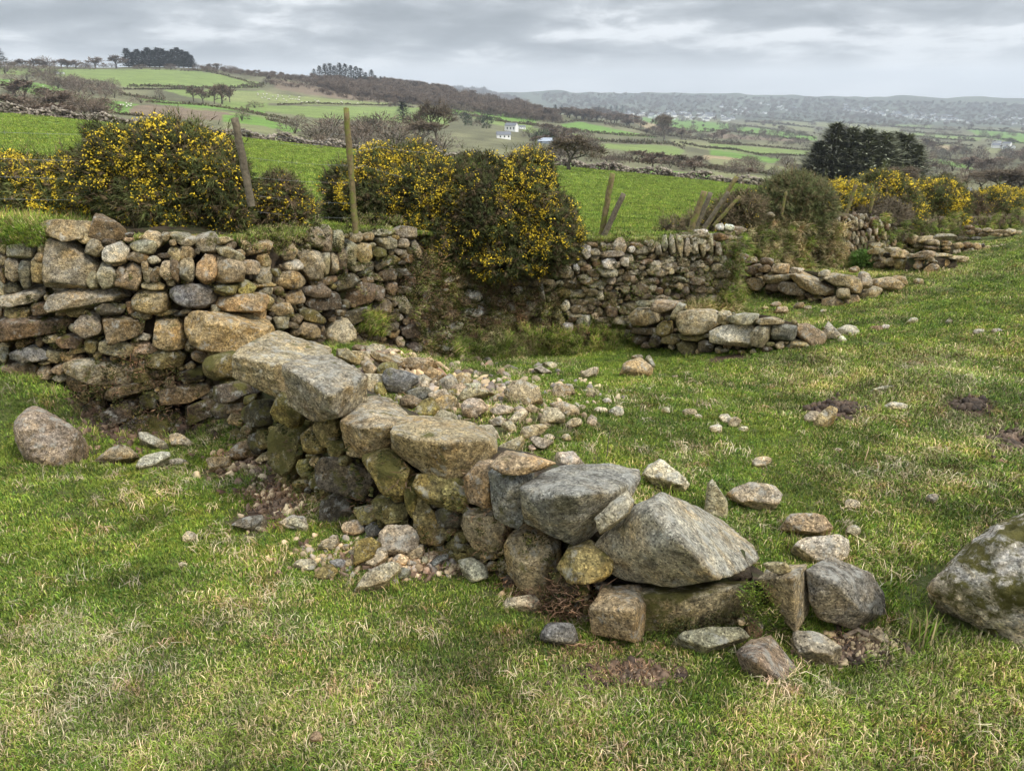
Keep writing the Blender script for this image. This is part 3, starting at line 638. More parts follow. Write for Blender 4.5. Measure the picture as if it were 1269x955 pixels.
# --- left wall, facing the camera ---
g1 = ground(150, 540)
W1 = thing('dry_stone_wall', 'tall dry stone wall of rounded tan boulders along the left edge, gorse on its top', 'wall', g1)
o = wall_stones(W1, [((158,285,165,140,190,119,245,125,290,160,348,208,335,225,310,290,250,290),'g',.02,18),((0,145,22,175),'t'),((0,178,22,215),'k'),((0,222,22,275),'b'),
 ((22,150,90,140,118,165,110,190,25,186),'p'),((22,188,70,265),'g'),((68,192,110,288),'u'),((110,188,165,280),'o'),((118,172,160,200),'t'),
 ((0,320,150,283,158,310,130,335,5,362),'p',.1),((155,340,165,312,220,297,300,300,440,292,445,318,400,340,210,376,170,362),'g',.1,16),
 ((348,170,360,150,410,133,442,160,425,205,370,212,350,190),'p'),((442,127,532,178),'g',.05,7),((495,180,548,213),'g',.05,7),((430,168,500,205),'b'),((290,130,350,185),'g',.3),
 ((335,210,397,290),'p'),((295,235,335,298),'k',.05),((388,220,432,292),'b'),((418,200,488,300),'t'),((480,190,505,245),'t'),((487,222,518,275),'g'),((510,218,548,268),'b'),
 ((538,198,588,270),'k',.05),((578,190,612,275),'b'),((608,190,660,270),'g'),((662,178,740,275),'o',.05),((735,190,822,272),'t'),((735,160,760,148,822,190,815,205,745,180),'g',.2),((475,268,560,300),'t'),
 ((722,275,800,315),'m',.4),((800,270,860,318),'y',.4),((450,298,578,385),'o',.1,9),((560,275,742,368),'u',.02,6.5),((730,345,760,320,850,305,900,310,895,345,830,375,760,372),'o',.1),
 ((20,350,105,390),'t'),((105,340,175,385),'r'),((0,340,8,390),'t'),((0,400,60,380,130,388,245,382,250,405,170,448,90,462,0,478),'b',.25,14),
 ((250,420,300,370,340,380,358,440,300,462),'g',.1),((325,345,430,385),'d',.3),((345,390,430,385,490,400,480,440,400,462,360,450),'b',.15),
 ((515,385,628,503),'o',.4),((0,490,30,545),'g'),((38,483,180,540),'u',.1),((190,450,285,492),'b'),((285,460,335,510),'m'),((338,465,450,520),'t',.1),
 ((0,540,150,600),'b',.25),((165,570,280,515,295,530,200,585),'t',.2),((230,530,462,605),'g',.35,16),((492,500,640,560),'m',.5),((645,500,705,543),'t',.2,7),((705,520,790,600),'m',.7),
 ((345,660,400,620,550,578,565,600,530,630,385,672),'b',.3,16),((530,655,560,628,720,600,730,630,640,680,540,690),'b',.35,16),
 ((290,740,380,690,500,650,505,700,430,745,300,775),'d',.5),((330,780,420,730,520,700,630,700,640,760,560,810,400,815),'d',.55),((620,690,740,660,745,700,640,745),'d',.6),
 ((630,385,700,370,800,375,873,392,868,430,840,500,770,516,690,490,640,440),'o',.08,12),((600,560,700,600),'d',.7),((470,640,540,700),'d',.7),((740,600,800,680),'m',.6),((450,560,520,620),'m',.7)], C1, bank)
o[0]['label'] = 'large triangular grey granite stone near the top'; 
wall_stones(W1, [((90,110,130,84,250,90,440,150,452,175,400,215,290,252,240,245,115,200),'o',.06,13)], C2, bank, inset=-.1, level=6)[0]['label'] = 'big smooth ochre boulder jutting from the wall'
wall_stones(W1, [((137,78,150,60,345,70,345,105,150,112),'t',.1)], C1, bank, inset=1.3)
wall_stones(W1, [((300,110,320,55,380,60,420,90,430,125,330,130),'b',.1)], C1, bank, inset=1.3)
fill_stones(W1, [(0,290),(140,288),(200,288),(330,300)], [(0,462),(100,470),(110,520),(160,545),(250,548),(290,520),(330,450)], bank, 2600, (12,42), (8,22), 'gtbdokt', (.05,.5), seed=6, limit=190)

# --- hedge bank wall curving away behind the rubble ---
g3 = ground(640, 440)
W3 = thing('hedge_bank_wall', 'old stone faced hedge bank behind the rubble, overgrown with moss, grass and gorse', 'wall', g3)
wall_stones(W3, [((325,85,395,180),'g',.2),((385,75,440,210),'g',.1),((435,100,490,210),'g',.1),((190,225,215,185,250,168,272,200,250,240,200,250),'t'),((192,245,308,303),'p',.05,7),
 ((270,215,310,188,370,190,388,240,380,350,330,345,290,290),'g',.05),((140,298,310,393),'o',.02,6.5),((70,290,145,365),'g'),((380,200,430,320),'g'),((430,210,462,320),'g'),((490,155,555,285),'g',.05),((460,190,510,310),'b'),
 ((555,160,632,265),'o',.1),((590,112,650,150),'t'),((640,140,680,122,765,150,760,190,690,195),'g'),((640,95,735,130),'g'),((735,80,855,140),'g'),((765,140,825,190),'g'),((635,185,715,235),'m',.5),
 ((820,155,850,150,890,240,880,250,850,230),'g'),((645,270,735,235,742,255,660,305),'r'),((560,310,640,275,645,300,580,332),'d'),((440,380,490,320,550,315,572,350,520,395,450,405),'d',.05),((572,330,650,358),'b'),
 ((290,362,440,432),'r',.1),((300,405,480,487),'d',.1),((490,390,560,360,655,365,660,430,560,465,500,450),'r',.05),((210,390,303,465),'o'),((125,455,250,520),'t'),((150,498,230,590),'g'),
 ((0,430,30,408,110,405,138,440,130,490,0,500),'o'),((25,520,90,472,120,500,115,545,40,545),'t'),((270,485,350,490,410,545,400,560,290,540),'m',.4),((490,500,610,470,625,530,560,560,490,555),'d',.05),
 ((275,552,375,640),'t',.1),((405,600,430,545,520,540,553,590,548,640,480,660,410,655),'k',.05,10),((635,430,730,510),'r'),((760,430,800,420,835,480,820,515,770,500),'g',.1),((780,545,880,630),'d'),((905,600,1010,585,1012,620,920,645),'r'),
 ((660,290,760,350),'r'),((95,365,150,420),'g'),((880,660,940,740),'r',0),((600,520,700,570),'b'),((530,650,620,700),'t'),((600,370,690,440),'r'),((700,350,760,420),'b',.4)], C5, bank)
wall_stones(W3, [((160,310,255,372),'r',.1,20),((155,372,250,425),'r',.1,20),((165,255,230,305),'r'),((650,208,720,252),'w',0),((735,205,775,248),'w',0),((470,240,530,300),'g'),((632,255,725,288),'g'),((590,260,632,292),'r'),
 ((640,178,760,210),'g'),((555,150,612,212),'w',0),((700,130,768,185),'g'),((770,160,800,188),'w'),((600,170,650,200),'g'),((780,320,860,372),'r'),((800,368,880,392),'r'),((733,325,775,368),'r'),((740,275,780,320),'r'),
 ((570,345,640,375),'r'),((560,295,620,325),'b'),((530,235,560,270),'w'),((485,490,530,545),'w',.1),((320,395,365,440),'g'),((380,320,400,390),'w'),((670,420,720,470),'r'),((340,480,460,560,450,610,400,590,330,510),'m',.5),
 ((1020,290,1110,330),'r'),((1040,325,1110,360),'r'),((1000,335,1040,372),'r'),((1015,270,1060,300),'g'),((1040,120,1110,150),'p'),((1060,85,1120,105),'w',0),((1150,60,1190,90),'w',0),((1190,65,1235,92),'w',0),
 ((1050,100,1130,125),'g'),((1080,150,1130,180),'g'),((1020,150,1060,185),'p'),((610,450,640,480),'k'),((420,430,480,470),'m',.4)], C6, bank)
for q in [(820,292,6,20),(829,291,6,24),(838,292,7,26),(847,294,6,24),(857,292,7,26),(867,291,6,26),(876,290,7,24),(812,300,6,16),(803,298,7,15),(886,300,7,18)]:
    wall_stones(W3, [((q[0], q[1], q[0] + q[2] + 1, q[1] + q[3]), 'g', .05)], PX, bank)
core('core', (-330, 336), [(-330,298),(0,298),(60,294),(120,292),(200,293),(280,300),(340,305)], [(-330,480),(0,470),(100,490),(140,545),(300,550),(340,500)], bank, W1, thick=.5, inset=.34, amp=.035)
fill_stones(W3, [(330,340),(400,290),(470,285),(515,300),(540,340)], [(330,410),(400,420),(470,440),(540,445)], bank, 1400, (9,26), (7,15), 'rgbdrm', (.1,.6), seed=8, limit=110)
fill_stones(W3, [(520,330),(600,350),(690,345),(725,325)], [(520,440),(600,430),(690,420),(725,420)], bank, 1200, (10,32), (7,16), 'rrbwbgm', (.1,.6), seed=9, limit=110, inset=1.2)
fill_stones(W3, [(690,312),(730,302),(800,300),(916,282)], [(690,380),(730,400),(780,400),(916,372)], bank, 3400, (8,26), (6,13), 'rrgbrgp', (.0,.45), seed=10, limit=150)
core('core', (330, 891), [(330,345),(380,325),(410,300),(470,295),(520,300),(560,330),(600,335),(690,325),(740,310),(800,306),(900,292),(926,300)],
     [(330,450),(400,450),(540,452),(620,448),(760,436),(905,395),(926,370)], bank, W3, thick=.6, inset=.10, mat_=M_BANK, amp=.085)
# --- bank carrying on to the right behind the pens ---
W5 = thing('hedge_bank_wall', 'far stretch of stone faced bank under the olive bush and gorse on the right', 'wall', ground(1010, 335))
wall_stones(W5, [((365,385,385,378,425,405,418,418,395,412),'b',.1),((155,285,175,310),'g'),((170,215,205,240),'g')], C13, bank)
fill_stones(W5, [(1030,272),(1060,264),(1085,268),(1110,282)], [(1030,318),(1060,320),(1085,318),(1110,305)], bank, 900, (4,9), (8,15), 'grgprb', (.0,.3), seed=11, limit=95, vert=True)
fill_stones(W5, [(922,285),(1000,280),(1030,282)], [(922,335),(1000,330),(1030,322)], bank, 500, (7,16), (5,10), 'rrgbm', (.1,.6), seed=12, limit=45)
core('core', (926, 1420), [(916,282),(1000,272),(1030,275),(1060,268),(1090,274),(1120,280),(1200,272),(1420,262)], [(916,345),(1000,338),(1060,330),(1120,320),(1200,305),(1420,300)], bank, W5, thick=.8, inset=.12, mat_=M_BANK, amp=.10)

# --- three lower pens' cross walls, each a thing ---
def cross(label, base, stones, crop, fills, cols='tobgt', **kw):
    L = [ground(u, v)[:2] for u, v in base]; s = surf_line(L); mid = base[len(base) // 2]
    T = thing('dry_stone_wall', label, 'wall', ground(*mid), 'short cross walls of the old pens')
    wall_stones(T, stones, crop, s, inset=.5); 
    for f in fills: fill_stones(T, *f[:2], s, *f[2:], inset=1.0)
    return T, s
S2, s2 = cross('short tumbled cross wall with a big egg shaped tan boulder, nearest beyond the rubble', [(776,430),(800,437),(870,440),(940,440),(1000,428),(1050,416)],
 [((75,305,130,325),'g'),((115,320,130,305,200,310,200,330,150,345,118,335),'t'),((55,350,75,328,125,330,140,370,100,382,60,380),'t',.05),((175,360,205,310,225,318,190,365),'g'),
 ((190,330,330,410),'t',.02,7),((135,370,185,415),'y',.3),((60,385,135,410),'d',.5),((205,405,305,430),'m',.4),((320,340,360,380),'t'),((355,345,450,378),'g'),((300,400,330,385,440,378,438,420,420,450,350,440,305,430),'p',.0),
 ((430,400,450,380,480,380,475,420,455,450,430,445),'g'),((478,380,500,372,570,385,555,430,490,425),'u',.0,16),((565,390,600,375,650,410,645,440,600,440,570,415),'t'),((645,400,665,370,705,412,690,425,645,425),'p'),
 ((525,445,545,430,600,430,612,450,560,460),'t'),((695,385,760,425),'p'),((440,358,530,380),'t'),((500,430,530,455),'t'),((200,430,260,470),'m',.5),((260,430,310,465),'d',.4),((110,410,150,450),'d',.6),((150,412,205,440),'m',.5),((615,440,660,455),'t'),((60,410,110,440),'d',.6)], C7,
 [([(778,378),(850,382),(950,392),(1030,408)], [(778,425),(850,436),(950,436),(1030,424)], 300, (8,22), (6,12), 'tdmbg', (.1,.5), 13, .35)])
S3, s3 = cross('second cross wall holding one long slanting slab between tan stones', [(920,362),(960,370),(1020,378),(1045,380),(1090,366),(1125,350)],
 [((395,172,440,196),'b'),((405,197,460,222),'b'),((455,172,495,195),'b'),((450,197,490,220),'t'),((490,192,540,222),'t'),((415,232,462,275),'t',.2),((465,222,548,253),'t'),((545,204,585,222),'p',.0),
 ((545,225,575,220,640,245,700,272,690,290,640,285,570,255),'t',.15,18),((515,248,605,290),'b',.3),((470,252,520,278),'b'),((635,210,670,235),'p'),((645,235,690,222,745,230,740,262,690,262),'t'),
 ((715,232,770,280),'o'),((760,222,800,270),'g'),((690,265,730,300),'t'),((755,285,800,262,830,268,810,300,765,305),'t'),((715,285,762,320),'t'),((645,300,690,290,715,315,700,325,650,322),'t'),((800,232,885,268),'t'),((860,230,905,252),'t'),((730,200,760,218),'t')], C7,
 [([(920,322),(1000,345),(1120,345)], [(920,358),(1000,372),(1120,352)], 250, (8,18), (5,11), 'tbdog', (.1,.4), 14, .35)])
S4, s4 = cross('third cross wall, a neat low stack of tan slabs ending at the grass crest', [(1074,334),(1110,338),(1160,338),(1205,322)],
 [((608,347,668,372),'t'),((610,370,690,395),'t'),((680,365,735,392),'t'),((620,395,655,425),'t'),((700,378,770,415),'o'),((628,425,685,455),'b'),((672,412,740,445),'t'),((722,418,788,462),'m',.3),((765,395,820,428),'t'),((790,425,850,460),'t'),
 ((800,382,890,420),'t'),((848,435,910,475),'o'),((895,405,950,445),'o'),((885,390,960,410),'t'),((950,415,990,402,1035,408,1010,430,955,432),'t'),((910,440,960,465),'t')], C13,
 [([(1078,305),(1130,315),(1190,325)], [(1078,328),(1130,335),(1190,332)], 150, (7,15), (5,9), 'tbdo', (.1,.4), 15, .35)])
S5, s5 = cross('fourth cross wall, a long flat topped row of brown stones just behind the third', [(1106,318),(1150,320),(1200,312),(1252,302)],
 [((725,318,770,350),'b'),((770,312,815,355),'t'),((815,318,880,345),'t'),((800,348,850,375),'t'),((855,330,910,360),'t'),((845,360,900,378),'b'),((905,335,960,362),'t'),((915,360,960,378),'t'),((960,345,1010,372),'o'),((950,370,1000,395),'t'),
 ((1005,345,1050,370),'b'),((1005,368,1060,398),'t'),((1050,350,1090,378),'o'),((1085,360,1130,380),'t'),((1130,358,1170,378),'t'),((1165,352,1198,365),'t'),((880,312,980,330),'g')], C13,
 [([(1110,290),(1160,298),(1230,305)], [(1110,310),(1160,318),(1230,310)], 150, (6,13), (4,8), 'tbdo', (.1,.4), 16, .35)])
S6, s6 = cross('farthest cross wall at the right edge, below the last gorse bushes', [(1165,300),(1200,298),(1230,296),(1275,290)],
 [((1015,272,1055,292),'b'),((1050,285,1090,305),'b'),((1020,292,1060,315),'b'),((1090,285,1135,303),'t'),((1060,303,1120,320),'b'),((1130,292,1190,308),'t'),((1125,305,1180,318),'t'),((1190,290,1235,312),'t'),((1180,305,1215,320),'t'),((1230,295,1262,308),'t'),
 ((930,318,985,332),'g'),((980,318,1040,338),'g'),((1040,320,1085,336),'u')], C13, [])
for T, s, us, top, base in ((S2, s2, (778,1030), [(778,380),(850,388),(950,398),(1030,414)], [(776,430),(870,440),(940,440),(1000,428),(1050,416)]),
    (S3, s3, (921,1110), [(920,325),(970,336),(1040,345),(1110,350)], [(920,362),(1020,378),(1045,380),(1120,352)]),
    (S4, s4, (1079,1195), [(1078,310),(1120,316),(1195,326)], [(1074,334),(1110,338),(1160,338),(1205,322)]),
    (S5, s5, (1112,1235), [(1110,296),(1160,300),(1235,310)], [(1106,318),(1150,320),(1200,312),(1252,302)])):
    core('core', us, top, base, s, T, thick=.22, inset=.16, drop=.1, amp=.03, nv=12, step=4)
# --- loose stones, every one a thing ---
FOOT = []
def loose(crop, box, colr, label, k=10, moss=.05, up=.6, thick=.7, group=None, name='loose_stone', **kw):
    q = np.array(box, float).reshape(-1, 2) / crop[2] + crop[:2]; rs = np.random.default_rng(int(q.sum() * 7) % 99991)
    poly = blocky(*q[0], *q[1], rs, rs.uniform(-.15, .15), p=2.6 if k < 9 else 4., n=9 if k < 9 else 6) if len(q) == 2 else q
    pc = poly.mean(0); poly = pc + (poly - pc) * (1.16 if np.ptp(poly[:, 0]) < 60 else 1.0)
    cu = (poly[:, 0].max() + poly[:, 0].min()) / 2; v1 = poly[:, 1].max(); h = np.ptp(poly[:, 1]); g = ground(cu, v1 - h * (.04 if h < 40 else .2))
    def s(u, v): return at_y(u, v, g[1] + (.0)), np.array([0, -1., 0])
    o = make_stone(name, poly, s, None, thick, .3, k, colr, moss, inset=.35, up=up, seed=int(q.sum() * 11) % 9973, **kw)
    tag(o, label, 'stone', group); FOOT.append((o.location.x, o.location.y, px2m(np.array(o.location)) * np.ptp(poly[:, 0]) * .42)); return o
L = loose
L(C1, (42,750,60,705,130,695,220,740,295,800,300,850,270,925,200,915,80,860,42,790), (.24,.21,.15), 'big rounded brown boulder lying in the grass below the left wall', 9, .06, .15, .9, 'boulder', level=6)
L(PX, (1155,726,1181,700,1215,668,1241,648,1269,642,1330,640,1420,680,1440,760,1360,800,1269,786,1204,778,1166,756), (.44,.43,.38), 'huge lichen covered pale boulder with moss, cut by the right edge', 13, .78, .35, .8, 'boulder', level=6, rough=.075)
hb = [(912,808,.05),(931,792,.12),(955,788,.14),(992,833,.06),(988,853,.02),(927,848,.0),(938,818,-.07),(968,842,-.06)]
o = hero('loose_stone', hb, 0, None, None, (.24,.19,.145), .03, back=.12, seed=14, k=130, level=5, P0=ground(950, 836)); tag(o, 'angular brown stone in front of the spur wall beside the bare hollow', 'stone'); FOOT.append((*o.location[:2], .07))
L(C4, (910,350,960,322,1040,315,1088,335,1090,370,1070,395,975,395,960,370), 'p', 'flat pale grey stone behind the blotched dark one at the wall end', 12)
L(C4, (550,625,600,615,740,612,780,635,720,655,640,682,560,650), 'g', 'flat grey slab in the grass under the long mossy one', 16, .05, .9)
L(C12, (870,215,895,195,960,205,1035,255,1020,285,900,270), 'g', 'half buried grey stone at the rim of the bare soil hollow', 14, .05, .9)
L(C4, (130,610,160,588,215,590,235,620,225,655,140,640), 'u', 'small blue grey stone in the grass left of the tan cube', 9, .0)
L(C4, (715,175,790,155,860,157,880,185,865,225,790,225,740,205), 'k', 'oval pinkish stone in the grass behind the largest boulder', 11)
L(C4, (895,275,915,255,1000,262,1038,300,1020,312,900,295), (.36,.27,.18), 'low tan stone in the grass, second behind the largest boulder', 10, .05, .9)
L(C4, (645,235,650,165,668,145,705,200,700,255), 'p', 'small upright pointed stone behind the largest boulder', 14, .02, -.2)
L(C4, (440,110,510,88,595,150,580,170,480,150), 'p', 'flat pale grey stone with yellow lichen right of the big grey boulder', 12, .1, .8)
L(C4, (178,62,230,56,265,100,255,108,180,108), 'p', 'pale pinkish stone poking up behind the big grey boulder', 12)
L(C4, (795,70,850,95), 'k', 'small pink stone alone in the green grass beyond the spur wall', 9)
L(C4, (1085,205,1128,228), 'k', 'small pale pink stone in the grass right of the oval one', 9, .0, .8)
L(C4, (1090,285,1130,312), 'k', 'small pinkish stone almost sunk in turf right of the low tan one', 9, .0, .8)
L(C4, (15,530,30,512,100,508,120,530,100,545,20,545), 'k', 'flat pinkish stone at the foot of the spur beside dead bracken', 12, .0, .9)
L(C12, (1150,195,1175,170,1200,195,1195,220), 'k', 'little pink stone in the bare soil hollow', 9)
L(C15, (30,40,45,22,85,15,112,38,108,65,60,68,32,55), 'o', 'bright orange brown boulder alone in the grass in front of the pens', 13)
L(C15, (98,12,115,5,128,30,120,38), 'g', 'grey stone touching the right side of the orange boulder'); L(C15, (60,0,88,14), 'g', 'small grey stone just behind the orange boulder')
L(C15, (593,190,610,178,640,182,630,205,595,205), 'k', 'flat tan stone, left of the pair beside the small earth scrape', 12, .0, .7)
L(C15, (628,200,660,165,686,178,680,195,645,222,628,215), 'o', 'upright tan stone, right of the pair beside the small earth scrape', 13)
L(C15, (835,160,870,150,903,156,900,170,850,172), 'p', 'pale flat stone alone on the right hand slope', 11); L(C15, (797,100,868,109), 'p', 'thin pale slab sunk in the right hand slope', 14, .0, .9)
L(C15, (715,450,745,448,750,468,720,470), 'k', 'pinkish pebble sized stone low on the slope right of the spur wall', 9, .0, .8)
L(C15, (683,288,706,298), 'k', 'small tan stone in the middle of the right hand grass', 9, .0, .9); L(C15, (970,432,1003,455), 'g', 'small grey stone high on the right above the lichen boulder', 9, .0, .6)
L(C15, (720,528,760,548), 'k', 'pinkish stone half hidden by turf behind the blotched dark stone', 9, .0, .8)
L(C15, (438,322,482,340), 'g', 'low grey stone in open grass behind the upright pointed stone', 12, .0, .5)
L(C15, (0,162,30,188), 'p', 'rounded white stone at the right end of the grass rubble', 8)
for bx, c, t in (((213,167,257,187),'k','rounded pinkish stone, farthest of the small cluster in mid grass'),((253,183,274,198),'k','tiny pink stone beside the rounded one in mid grass'),((330,182,362,207),'p','pale upright stone topping the small cluster in mid grass'),
    ((355,196,391,220),'k','pink stone in the right of the small cluster in mid grass'),((298,217,335,237),'p','flat pale stone in front of the small cluster in mid grass'),((152,162,174,180),'g','grey stone tilted in the grass left of the small cluster'),((390,222,415,236),'p','low pale stone at the right end of the small cluster')):
    L(C15, bx, c, t, 9)
for bx, c, t in (((472,788,500,787,562,822,540,835,480,815),'p','pale stone in the grass below the mossy dark slabs'),((580,795,610,790,652,820,640,833,585,825),'k','tan stone right of the pale one below the mossy slabs'),
    ((330,880,370,850,440,845,462,862,380,893),'t','thin flat tan slab in grass right of the big brown boulder'),((468,895,500,860,560,848,565,870,500,905),'p','thin pale tilted slab in grass right of the big brown boulder'),
    ((545,882,600,874,640,880,600,893),'p','flat pale sliver of stone right of the tilted slab'),((705,880,770,872,778,900,730,908),'t','flat tan stone in grass at the foot of the spur junction')): L(C1, bx, c, t, 12, .05, .9)
L(C1, (775,855,820,820,873,812,900,830,870,860,800,872), 'b', 'dark flat stone leaning at the foot of the spur junction', 14, .2)
for bx, c, t in (((290,925,330,898,400,900,410,925,360,945),'u','flat blue grey slab in the grass left of the rubble'),((470,915,500,898,555,900,580,945,500,935),'p','flat pale slab in the grass right of the blue grey one'),((185,672,260,668,272,700,200,710),'t','tan stone in grass near the foot of the left wall'),
    ((340,770,375,800),'t','small tan stone left of the bracken litter'),((370,935,412,950),'k','orange pink chip beside the blue grey slab')): L(C2, bx, c, t, 11, .0, .8)
for bx, c, t, k in (((22,335,50,308,110,308,133,330,120,360,60,362),'k','rounded pink stone, farthest left of the rubble spill',8),((130,390,175,345,215,340,238,370,215,408,150,405),'y','yellowish stone right of the farthest pink one',12),((210,320,250,308,290,315,285,350,230,345),'u','small bluish flat stone in the rubble spill',12),
 ((285,312,335,345),'t','tan chip touching the bluish flat stone',9),((152,240,245,185,250,230,220,262),'k','tan wedge stone at the top left of the rubble spill',14),((275,130,330,108,380,115,382,165,330,180,285,165),'k','peach coloured block against the foot of the spur',13),
 ((395,118,480,195),'u','round blue grey cobble against the foot of the spur',8),((340,330,350,220,400,208,470,225,440,290),'y','yellow green faced slab in the rubble spill',14),((475,200,520,155,600,155,665,190,650,250,560,290,485,250),'g','large grey lichen blotched stone in the middle of the rubble spill',12),
 ((400,330,440,260,490,248,503,295,440,345),'k','long pink stone below the grey blotched one',13),((540,310,575,278,612,300,600,335,550,335),'k','small pink stone right of the long pink one',10),((605,290,640,240,690,240,685,295,640,310),'k','peach stone just under the grey blotched one',12),
 ((680,195,710,175,760,175,765,225,720,240),'y','rounded pale yellow stone right of the grey blotched one',8),((355,460,400,390,470,350,540,330,560,370,500,430,420,455),'p','broad pale yellow slab at the bottom of the rubble spill',14),((545,375,590,352,625,365,605,405,550,410),'g','knobbly grey pink stone beside the broad pale slab',9),
 ((735,330,770,295,820,285,822,305,760,345),'u','thin blue slate chip in the rubble spill',16),((890,320,950,305,1025,350,1015,395,950,418,905,365),'p','pale greenish block at the right of the rubble spill',15),((825,160,870,148,890,180,870,215,830,205),'g','dark topped stone under the tall lichened one',10),
 ((815,215,895,262),'m','mossy stone under the tall lichened one',10),((890,170,930,240),'k','bright orange pink shard standing at the spur foot',14),((700,285,780,320),'k','flat pink chip behind the slate chip',10),((770,255,840,290),'k','flat peach chip under the mossy stone',10),((830,250,930,300),'y','yellowish flat stone right of the peach chip',12),
 ((740,235,795,270),'k','pink chip right of the rounded yellow stone',9),((545,110,600,85,680,85,715,130,690,185,620,170,550,150),'m','greenish grey stone tucked under the spur face',11),((520,410,565,440),'p','cream chip below the knobbly stone',9),((270,230,310,262),'k','tiny pink chip by the yellow green slab',9),((0,100,40,92,95,150,60,162,0,130),'p','flat pale stone at the left edge of the rubble spill',12),
 ((300,260,345,290),'k','little tan chip beside the yellow green slab',9),((690,290,720,330),'p','cream chip left of the slate chip',9),((1000,300,1060,340),'m','mossy cobble behind the pale greenish block',9),((945,240,1010,300),'m','mossy stone against the big boulder of the spur face',9),((600,315,660,340),'p','cream flat chip below the peach stone',9),
 ((450,190,500,235),'k','rusty chip left of the grey blotched stone',9),((1075,350,1150,400),'b','brown stone by the dead bracken',9)):
    L(C11, bx, c, t, k, .05, .45)
for bx, c, t, k in (((360,600,370,515,470,515,590,545,600,600,480,675,380,650),'u','blue grey angular block in the rubble behind the spur',15),((505,455,590,420,745,430,755,455,650,525,520,480),'t','long tan block at the back of the rubble heap',14),((675,530,730,480,820,530,760,590),'o','orange tinted stone right of the long tan block',10),
 ((930,550,965,520,1045,575,1020,610,960,600),'o','yellow orange stone at the right end of the heap',12),((610,560,650,535,725,570,700,610,620,595),'p','pale stone between the blue grey block and the orange one',10),((300,490,350,445,440,450,460,490,350,560,300,530),'y','yellowish round stone behind the blue grey block',9),
 ((70,380,120,350,250,360,240,420,130,430),'t','tan slab near the pink round stone of the bank',13),((250,370,330,365,500,440,480,480,300,420),'t','long slanting tan slab across the heap',14),((180,440,230,425,300,500,270,540,200,520),'k','pinkish stone left of the yellowish round one',10),
 ((385,375,460,380,545,430,500,440,400,400),'t','flat stone at the far rim of the heap',12),((215,540,330,545,345,590,280,690,225,690),'k','pink block touching the right of the pale topped slab',13),((290,620,340,590,378,650,360,700,295,680),'y','mossy stone next to the pink block',9),
 ((550,660,700,650,740,690,650,740,560,710),'u','dark slaty stone below the blue grey block',12),((490,740,560,700,640,740,600,805,500,790),'b','dark brown stone in the hollow of the heap',11),((580,850,640,760,720,715,770,800,740,865,600,865),'y','upright greenish stone in front of the heap',13),
 ((740,770,850,705,930,740,900,820,780,825),'t','tan stone leaning right of the upright greenish one',12),((770,600,870,535,935,580,920,640,790,650),'g','grey speckled stone in the right of the heap',12),((930,740,960,670,1100,655,1190,685,1000,745,950,760),'t','flat overhanging slab at the right of the heap',16),
 ((980,780,1030,735,1120,745,1150,810,1060,870,985,850),'p','pale grey block in grass right of the heap',10),((740,880,800,820,900,850,920,920,780,925),'p','pale rough stone behind the front boulder of the heap',10),((870,640,960,600,1000,630,930,680),'k','small pinkish stone under the yellow orange one',9),
 ((640,610,700,580,710,640,660,660),'p','whitish chip between the slaty stone and the pale one',9),((700,690,830,650,850,690,760,740),'p','pale mottled stone in the middle of the heap',11),((1160,700,1240,690,1240,745,1170,740),'k','small pink stone in grass at the edge of the heap',9),
 ((990,610,1110,600,1110,640,1010,650),'p','flat pale chip behind the overhanging slab',9),((850,650,930,700),'y','yellowish chip in the centre right of the heap',9),((440,740,500,700),'g','grey chip behind the pinkish front boulder',9),((0,340,75,350,160,420,140,460,0,400),'t','tan block behind the twin capped slab',13),
 ((0,270,90,300),'t','low tan stone under the pink round one of the bank',10),((100,300,220,345),'b','brown flat stone behind the tan slab',11),((230,300,360,350),'g','grey flat stones edge at the foot of the bank',10),((370,330,480,370),'k','pinkish flat stone at the foot of the bank',10)):
    L(C9, bx, c, t, k, .08, .35)
